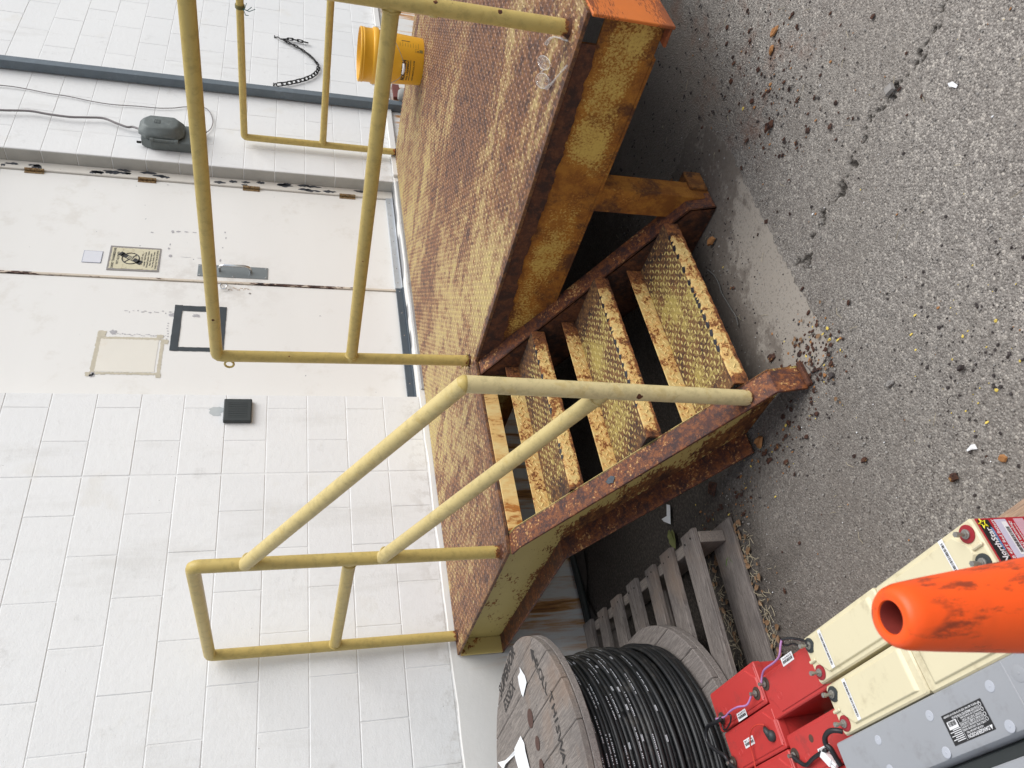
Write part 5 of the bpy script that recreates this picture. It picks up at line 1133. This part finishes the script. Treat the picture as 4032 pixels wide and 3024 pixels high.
# red batteries
def redb(label, x0, x1, y0, y1, zt=.255, sty='a'):
    t = thing('red_battery', label, 'battery', ((x0+x1)/2, (y0+y1)/2, PT), 'red batteries behind the cream ones'); m = MB(); ylo, yhi = min(y0, y1), max(y0, y1)
    def out(i): return [(x0+i+.004, ylo+i), (x1-i-.004, ylo+i), (x1-i, ylo+i+.004), (x1-i, yhi-i-.004), (x1-i-.004, yhi-i), (x0+i+.004, yhi-i), (x0+i, yhi-i-.004), (x0+i, ylo+i+.004)]
    rings(m, out, [(.003, PT), (.002, zt-.022), (0, zt-.021), (0, zt-.003), (.0025, zt)]); obj('case', m, M_RED, t, smooth=True, sharp=35)
    # lid: raised field leaving lowered terminal corners
    e = .008; xa, xb_, ya, yb = x0+e, x1-e, ylo+e, yhi-e
    poly = [(xa, ya+.0), (xb_-.03, ya), (xb_-.022, ya+.012), (xb_, ya+.038), (xb_, yb), (xa+.042, yb), (xa+.032, yb-.012), (xa, yb-.034)] if sty == 'a' else [(xa, ya+.034), (xa+.030, ya+.012), (xa+.04, ya), (xb_, ya), (xb_, yb-.04), (xb_-.022, yb-.012), (xb_-.03, yb), (xa, yb)]
    cxm = sum(q[0] for q in poly)/8; cym = sum(q[1] for q in poly)/8; n = 8; vs = []
    for f, z in ((1.0, zt-.0003), (.975, zt+.0028)): vs += [(cxm+(x-cxm)*f, cym+(y-cym)*f, z) for x, y in poly]
    obj('lid_panel', MB().add(vs, [(k, (k+1) % n, n+(k+1) % n, n+k) for k in range(n)]+[tuple(range(n, 2*n))]), M_RED, t, bevel=.0008)
    obj('end_rib', MB().box((x0+.012, ylo+.002, zt-.001), (x1-.012, ylo+.006, zt+.003)), M_RED, t, bevel=.0012)
    m = MB().tube([((x0+x1)/2-.01+.009*math.cos(a), yhi-.06+.009*math.sin(a), zt+.0029) for a in np.linspace(0, 2*math.pi, 25)[:-1]], .0005, 4, closed=True); obj('vent_ring', m, M_RED, t)
    return t
ZR = .255
def rp(q, z=ZR): return px(*Q9(*q), 2, z)
r1 = redb('red battery farthest out by the pallet boards, purple wire across it', -1.517, -1.412, -1.338, -1.602)
r2 = redb('red battery tucked against the outer cream battery terminals', -1.563, -1.458, -1.612, -1.882, .256)
r3 = redb('red battery with black rubber boot and thin red wire on top', -1.627, -1.5215, -1.350, -1.617)
r4 = redb('red battery with brown stain on its lid beside the inner cream battery', -1.706, -1.602, -1.622, -1.884, .250, 'a')
r5 = redb('red battery at the picture edge behind the one with the boot', -1.736, -1.6305, -1.352, -1.618)
r6 = redb('red battery at the picture edge under the white plug connector', -1.815, -1.7095, -1.62, -1.862, .252)
def term(b, q, z=ZR, rub=True):
    c = rp(q, z); obj('terminal_recess', MB().lathe([(.0165, 0), (.0160, .0012), (.012, .0014)], (c[0], c[1], z), 24), plain('greasy_dark', (.07, .045, .035), .4, bump=.4), b, smooth=True); bolt(b, c[0], c[1], z, .012, .0042); return c
t11 = term(r1, (548, 1195), .2585); t12 = term(r1, (332, 1350), .2585); t21 = term(r2, (603, 1135), .2595); t32 = term(r3, (402, 1625), .2585); t41 = term(r4, (788, 1580), .2535)
sticker(r1, rp((458, 1330), .258), (0, -1), None, .050, .020, .2580, 'A0471'); sticker(r2, rp((740, 980), .259), (0, -1), None, .052, .020, .2590, 'A0452')
sticker(r3, rp((503, 1497), .258), (0, -1), None, .052, .020, .2580, 'B1186'); sticker(r4, rp((972, 1550), .2535), (0, -1), None, .05, .018, .2530, 'C207')
c = rp((885, 1475), .254); obj('stain', MB().lathe([(.009, 0), (.005, .0004)], (c[0], c[1], .2531), 12), plain('brown_stain', (.10, .045, .03), .7, bump=.3), r4)
bc = rp((640, 1460), .262); obj('rubber_boot', MB().lathe([(.013, -.004), (.014, .002), (.012, .009), (.006, .013)], (bc[0], bc[1], .2585), 20).tube([(bc[0], bc[1], .264), (bc[0]+.016, bc[1]+.006, .268), (bc[0]+.026, bc[1]+.010, .266)], [.010, .007, .003], 10), M_BLACK, r3, smooth='full')
def wire(name, pts, r_, mat, label, cat='wire', ms=8): return tag(obj(name, MB().tube(smooth_path(pts, ms), r_, 8), mat, loc=pts[0], smooth='full'), label, cat)
wire('purple_lead', [t12+[0, 0, .018], rp((350, 1340), .272), rp((385, 1305), .278), rp((430, 1280), .280), rp((490, 1265), .276), t11+[0, 0, .014]], .0026, M_PURPLE, 'purple wire joining both terminals of the farthest red battery')
wire('purple_lead', [t21+[0, 0, .012], rp((583, 1085), .272), rp((600, 1045), .280), rp((660, 1000), .290), rp((690, 960), .296), rp((697, 900), .296), rp((705, 860), .294)], .0026, M_PURPLE, 'purple wire rising from the second red battery toward cream terminals')
wire('black_lead', [rp((705, 860), .294), rp((740, 852), .292), rp((790, 855), .29), rp((845, 868), .30), px(*Q9(868, 900), 2, .305)], .0032, M_WIRE, 'black lead from purple wire end to the outer cream battery terminal')
wire('black_lead', [rp((705, 862), .293), rp((715, 890), .285), rp((745, 895), .28), rp((775, 885), .282), rp((820, 905), .29)], .0026, M_WIRE, 'thin wavy black lead below the cream battery corner')
wire('thick_cable', [rp((330, 1350), .276), rp((300, 1372), .28), rp((250, 1395), .275), rp((235, 1440), .27), rp((245, 1500), .27), rp((290, 1545), .272), rp((350, 1585), .275), t32+[0, 0, .012], rp((440, 1680), .268)], .0052, M_WIRE, 'thick black cable looping off the edge of the red batteries')
wire('black_lead', [rp((335, 1345), .270), rp((370, 1325), .272), rp((388, 1335), .272), rp((385, 1375), .268), rp((362, 1415), .264), rp((345, 1420), .262), rp((335, 1390), .262)], .0024, M_WIRE, 'thin black loop of wire by the farthest red terminal')
wire('red_lead', [np.array([bc[0]+.024, bc[1]+.010, .267]), rp((590, 1390), .272), rp((550, 1392), .276), rp((520, 1415), .276), rp((508, 1460), .272), rp((512, 1530), .268), rp((530, 1600), .266), rp((545, 1680), .266)], .0018, M_REDWIRE, 'thin red wire curving from the black rubber boot')
wire('thick_cable', [rp((1085, 1432), .275), rp((1040, 1425), .285), rp((1000, 1432), .290), rp((975, 1465), .288), rp((980, 1510), .284), rp((1010, 1540), .280), rp((1040, 1590), .272), rp((1070, 1640), .262)], .0058, M_WIRE, 'thick black cable looping out beside the grey battery corner')
wire('thick_cable', [t41+[0, 0, .008], rp((820, 1625), .262), rp((860, 1640), .262), rp((900, 1600), .266), rp((950, 1565), .268), rp((985, 1545), .268)], .0050, M_WIRE, 'black cable from the stained red battery to the white plug')
pc_ = thing('white_connector', 'white plastic plug connector lying on the red batteries', 'plug', rp((1000, 1600), .262))
a = rp((975, 1570), .262); b = rp((1040, 1640), .262); d_ = (b-a)/np.linalg.norm(b-a); sd_ = np.cross((0, 0, 1), d_); cc = (a+b)/2
obj('plug_body', MB().obox(cc-d_*.004+[0, 0, .004], d_, sd_, (0, 0, 1), (.017, .0095, .007)), M_WHITE, pc_, bevel=.0015); obj('plug_end', MB().obox(cc+d_*.018+sd_*.005+[0, 0, .003], d_, sd_, (0, 0, 1), (.008, .0035, .005)).obox(cc+d_*.018-sd_*.005+[0, 0, .003], d_, sd_, (0, 0, 1), (.008, .0035, .005)), M_WHITE, pc_, bevel=.001)

# ================================================================ CONE
kx, ky = -1.757, -2.830
cn = thing('traffic_cone', 'tall scuffed orange traffic cone standing in front of the batteries', 'cone', (kx, ky, 0))
HT = .908; cr = lambda h: .0285+(HT-h)*.0955
pf = [(.0146, HT-.0030), (.0152, HT-.0010), (.0195, HT-.0005), (.0235, HT-.0015), (.0268, HT-.006), (.0292, HT-.014), (.0300, HT-.020)]+[(cr(h), h) for h in (.86, .75, .6, .4, .2, .05)]+[(.125, .04)]
obj('cone_body', MB().lathe([(r_, h) for r_, h in pf][::-1], (kx, ky, 0), 64, capb=False, capt=False), M_CONE, cn, smooth=True, sharp=60)
obj('inner_wall', MB().lathe([(.024, HT-.28), (.0146, HT-.016), (.0145, HT-.0029)], (kx, ky, 0), 40, capt=False), plain('shaded_inner_pvc', (.27, .035, .025), .7, var=.3, sc=60), cn, smooth=True)  # same PVC, coloured darker to stand for the shade down the hole
obj('cone_base', MB().prism([(kx+sx*.17, ky+sy*.17, .001) for sx, sy in ((-1, -1), (1, -1), (1, 1), (-1, 1))], (0, 0, .038)), M_CONE, cn, bevel=.01, seg=2)

# ================================================================ LITTER AND DEBRIS
def chip(mb, x, y, z, s_, r, flat=.25, tilt=.5):
    n = r.randint(4, 6); a0_ = r.uniform(0, 6.3); tz_ = np.array([r.uniform(-tilt, tilt), r.uniform(-tilt, tilt), 1]); tz_ /= np.linalg.norm(tz_); u = np.cross(tz_, (1, 0, .01)); u /= np.linalg.norm(u); v = np.cross(tz_, u)
    el = r.uniform(.45, 1); rim = [(s_*math.cos(a0_+2*math.pi*k/n)*r.uniform(.7, 1.1)*u+el*s_*math.sin(a0_+2*math.pi*k/n)*r.uniform(.7, 1.1)*v) for k in range(n)]
    c = np.array([x, y, z+s_*flat*.5+.3*tilt*s_]); h = tz_*s_*flat
    mb.add([c+q for q in rim]+[c+q*.75+h for q in rim], [tuple(range(n))[::-1], tuple(range(n, 2*n))]+[(k, (k+1) % n, n+(k+1) % n, n+k) for k in range(n)])
def scatter(name, mat, n, fn, smin, smax, seed, flat=.25, tilt=.4, z=0):
    r = random.Random(seed); m = MB(); k = 0
    while k < n:
        x, y = fn(r); s_ = smin+(smax-smin)*r.random()**3; chip(m, x, y, z, s_, r, flat, tilt); k += 1
    return obj(name, m, mat, kind='stuff')
yard = lambda r: (r.uniform(-1.45, .6), r.uniform(-3.05, -1.35))
under = lambda r: (r.gauss(.05, .22), r.gauss(-2.42, .13)); left = lambda r: (r.gauss(-.84, .05), r.uniform(-1.95, -1.15)); foot = lambda r: (r.gauss(-.72, .07), r.gauss(-2.03, .05))
mixd = lambda r: r.choice([yard, yard, left, foot, under])(r)
corner_ = lambda r: (r.gauss(-1.08, .13), r.gauss(-2.42, .14))
scatter('rust_flakes', M_FLK, 620, lambda r: r.choice([under, under, under, left, left, foot, foot, yard])(r), .002, .013, 1, .22)
scatter('rust_flakes_dark', M_PEBD, 1100, lambda r: r.choice([corner_, corner_, yard, under, under, foot, left])(r), .0012, .0062, 2, .4)
scatter('rust_crumbs_orange', M_FLKO, 240, mixd, .002, .008, 3, .25)
scatter('paint_chips', M_CHIP, 150, lambda r: r.choice([corner_, yard, left, foot])(r), .0015, .0075, 4, .15)
scatter('gravel', M_PEB, 4500, yard, .0016, .0050, 5, .40)
scatter('pale_grit', M_PAPER, 90, yard, .0012, .004, 6, .4)
scatter('grit_on_pad', M_PEBD, 500, lambda r: (r.gauss(-.1, .35), r.gauss(-1.9, .08)), .0010, .0045, 7, .5, z=.0016)
scatter('grit_under_landing', M_PEBD, 900, lambda r: (r.uniform(.2, 1.3), r.uniform(-2.35, -1.0)), .0015, .009, 8, .5, z=.0016)
scatter('flakes_on_deck', M_PEBD, 90, lambda r: (r.uniform(.15, 2.6), r.uniform(-2.4, -.3)), .002, .007, 9, .2, z=DZ+.001)
def straws(name, n, fn, L0, L1, seed, mat=M_STRAW, z=.002, r0=.0009):
    r = random.Random(seed); m = MB()
    for k in range(n):
        x, y = fn(r); L = r.uniform(L0, L1); a = r.uniform(0, 6.3); c = np.array([x, y, z+.002]); dv = np.array([math.cos(a), math.sin(a), 0]); sv = np.array([-dv[1], dv[0], 0])*r.uniform(-.3, .3)
        m.tube([c-dv*L/2, c+sv*L*.3+[0, 0, r.uniform(0, .008)], c+dv*L/2+[0, 0, r.uniform(0, .004)]], r0, 4, cap=False)
    return obj(name, m, mat, kind='stuff')
palside = lambda r: (lambda b: tuple(P0+dr*r.gauss(-.075, .02)+ds*b))(r.uniform(.0, .62)); palgap = lambda r: (lambda b: tuple(P0+dr*r.gauss(.135, .025)+ds*b))(r.uniform(.03, .62))
straws('dry_grass_litter', 230, lambda r: r.choice([palside, palgap])(r), .01, .045, 11)
straws('scattered_straw', 60, yard, .008, .045, 12, r0=.0007)
straws('dark_twigs', 50, mixd, .008, .03, 13, M_PEBD)
def leaf(mb, x, y, z, s_, r):
    a = r.uniform(0, 6.3); dv = np.array([math.cos(a), math.sin(a), r.uniform(-.1, .25)]); sv = np.cross((0, 0, 1), dv); c = np.array([x, y, z+.004]); cur = [(0, 0), (.25, .32), (.6, .36), (.85, .2), (1, 0)]
    L_ = [c+dv*s_*(t-.5)+sv*s_*w_+[0, 0, abs(w_)*s_*.3] for t, w_ in cur]; R_ = [c+dv*s_*(t-.5)-sv*s_*w_+[0, 0, abs(w_)*s_*.3] for t, w_ in cur[1:-1]]; Mx = [c+dv*s_*(t-.5) for t, w_ in cur[1:-1]]
    vs = [L_[0]]+L_[1:-1]+[L_[-1]]+R_+Mx; mb.add(vs, [(0, 1, 8), (1, 2, 9, 8), (2, 3, 10, 9), (3, 4, 10), (0, 8, 5), (8, 9, 6, 5), (9, 10, 7, 6), (10, 4, 7)])
r = random.Random(31); m = MB()
for k in range(85): x, y = (palside if k % 3 else palgap)(r); leaf(m, x, y, .004, r.uniform(.008, .026), r)
for k in range(16): x, y = foot(r); leaf(m, x, y, .004, r.uniform(.008, .018), r)
obj('brown_leaf_litter', m, M_LEAFB, kind='stuff')
def photo_leaf(q, s_, mat, label, seed):
    c = px(*q, 2, .006); mb = MB(); leaf(mb, c[0], c[1], .006, s_, random.Random(seed)); leaf(mb, c[0]+s_*.3, c[1]+s_*.15, .007, s_*.7, random.Random(seed+1)); tag(obj('leaf', mb, mat, loc=c), label, 'leaf')
photo_leaf(Q9(400, 400), .060, M_LEAF, 'fresh green leaf beside the lower pallet board', 2); photo_leaf((2250+965*.4218, 2000+290*.4218), .075, plain('yellowing_leaf', (.17, .18, .06), .6, var=.4, sc=40, bump=.2), 'mottled yellow green leaf at the corner of the grey pallet', 9)
def S9(pts, crop, z=.004): return [px(*crop(*q), 2, z) for q in pts]
scrap('paper_scrap', S9([(1855, 1298), (1890, 1265), (1912, 1262), (1925, 1292), (1890, 1296), (1862, 1308)], Q6), M_PAPER, 'white torn paper scrap on the asphalt, nearest the batteries', group=None, seed=1)
scrap('paper_scrap', S9([(1745, 520), (1775, 508), (1800, 530), (1790, 548), (1768, 540), (1752, 540)], Q3), M_PAPER, 'white flat scrap on the asphalt beyond the long crack', seed=2)
kq = 500/1269
scrap('paper_scrap', [px(2300+x*kq, 1750+y*kq, 2, .012) for x, y in ((825, 600), (862, 605), (865, 745), (870, 798), (800, 770), (775, 745), (830, 740))], M_PAPER, 'long white paper strip on the ground under the left stringer', seed=3)
def stone(q, crop, s_, mat, label, name='rust_chunk', cat='rust flake', seed=0, flat=.5, z=0):
    r = random.Random(seed); c = px(*crop(*q), 2, z+.003); mb = MB(); chip(mb, c[0], c[1], z, s_, r, flat, .25); chip(mb, c[0]+s_*.2, c[1], z+s_*.2, s_*.6, r, flat, .4); tag(obj(name, mb, mat, loc=c, bevel=.0006), label, cat)
stone((632, 790), Q3, .028, M_FLK, 'curled dark rust flake with a pale edge on the asphalt', seed=1, flat=.3)
stone((1390, 560), Q3, .020, M_PEB, 'grey stone lying in the long asphalt crack', 'stone', 'stone', 2)
stone((1785, 1470), Q6, .017, M_FLK, 'large dark rust chunk near the yellow crumbs', seed=3)
stone((1835, 790), Q6, .013, M_PEBD, 'black cube shaped lump with a white fleck', 'lump', 'lump', 4, .8)
stone((2080, 1350), Q6, .013, M_FLKO, 'orange brown crumb cluster nearest the picture edge', 'rust_crumb', 'rust flake', 5, .3)
stone((1380, 885), Q6, .017, M_PEB, 'flat square grey stone chip on the asphalt', 'stone', 'stone', 6, .25)
stone((1020, 835), Q6, .013, M_PEBD, 'dark tarry lump just past the stringer foot', 'lump', 'lump', 7)
stone((645, 725), Q6, .026, M_FLK, 'triangular rust flake lying on the concrete pad', seed=8, flat=.15, z=.0016)
stone((272, 1500), Q3, .022, M_FLKO, 'square orange rust scab on the pad beside the lowest step', 'rust_flake', 'rust flake', 9, .4, .007)
stone((660, 200), Q3, .022, M_FLKO, 'bright orange rust flake on the asphalt below the landing end', 'rust_flake', 'rust flake', 10, .25)
stone((645, 310), Q3, .020, M_FLKO, 'orange rust crumb under the bright flake', 'rust_flake', 'rust flake', 11, .25)
stone((1220, 1360), Q6, .013, M_FLK, 'brown rust chunk halfway between steps and batteries', seed=12, flat=.4)
stone((570, 1250), Q6, .030, M_FLKO, 'long tan rust shard against the left stringer foot', 'rust_shard', 'rust flake', 13, .2)
stone((440, 1320), Q6, .026, M_FLK, 'brown scale flake beside the left stringer', seed=14, flat=.15)
stone((270, 1540), Q6, .034, M_FLK, 'broad dark scale sheet on ground behind the left stringer', seed=15, flat=.12)
hz = MB().tube(smooth_path([(-2.2, -.055, .03), (-1.2, -.05, .032), (-.6, -.06, .03), (-.2, -.05, .031), (.6, -.06, .03), (2.5, -.05, .03)]), .016, 10)
tag(obj('black_hose', hz, M_BLACK, smooth='full'), 'black hose lying along the foot of the wall under the landing', 'hose')
tq = [px(*Q6(*q), 2, .012) for q in ((240, 175), (285, 215), (315, 270), (330, 320), (365, 380), (395, 430), (420, 470), (432, 525))]
tag(obj('dead_stem', MB().tube(smooth_path(tq), .0022, 5), plain('grey_stem', (.13, .125, .115), .8, bump=.2), loc=tq[0], smooth='full'), 'thin grey dead stem lying on the pad under the lowest step', 'twig')
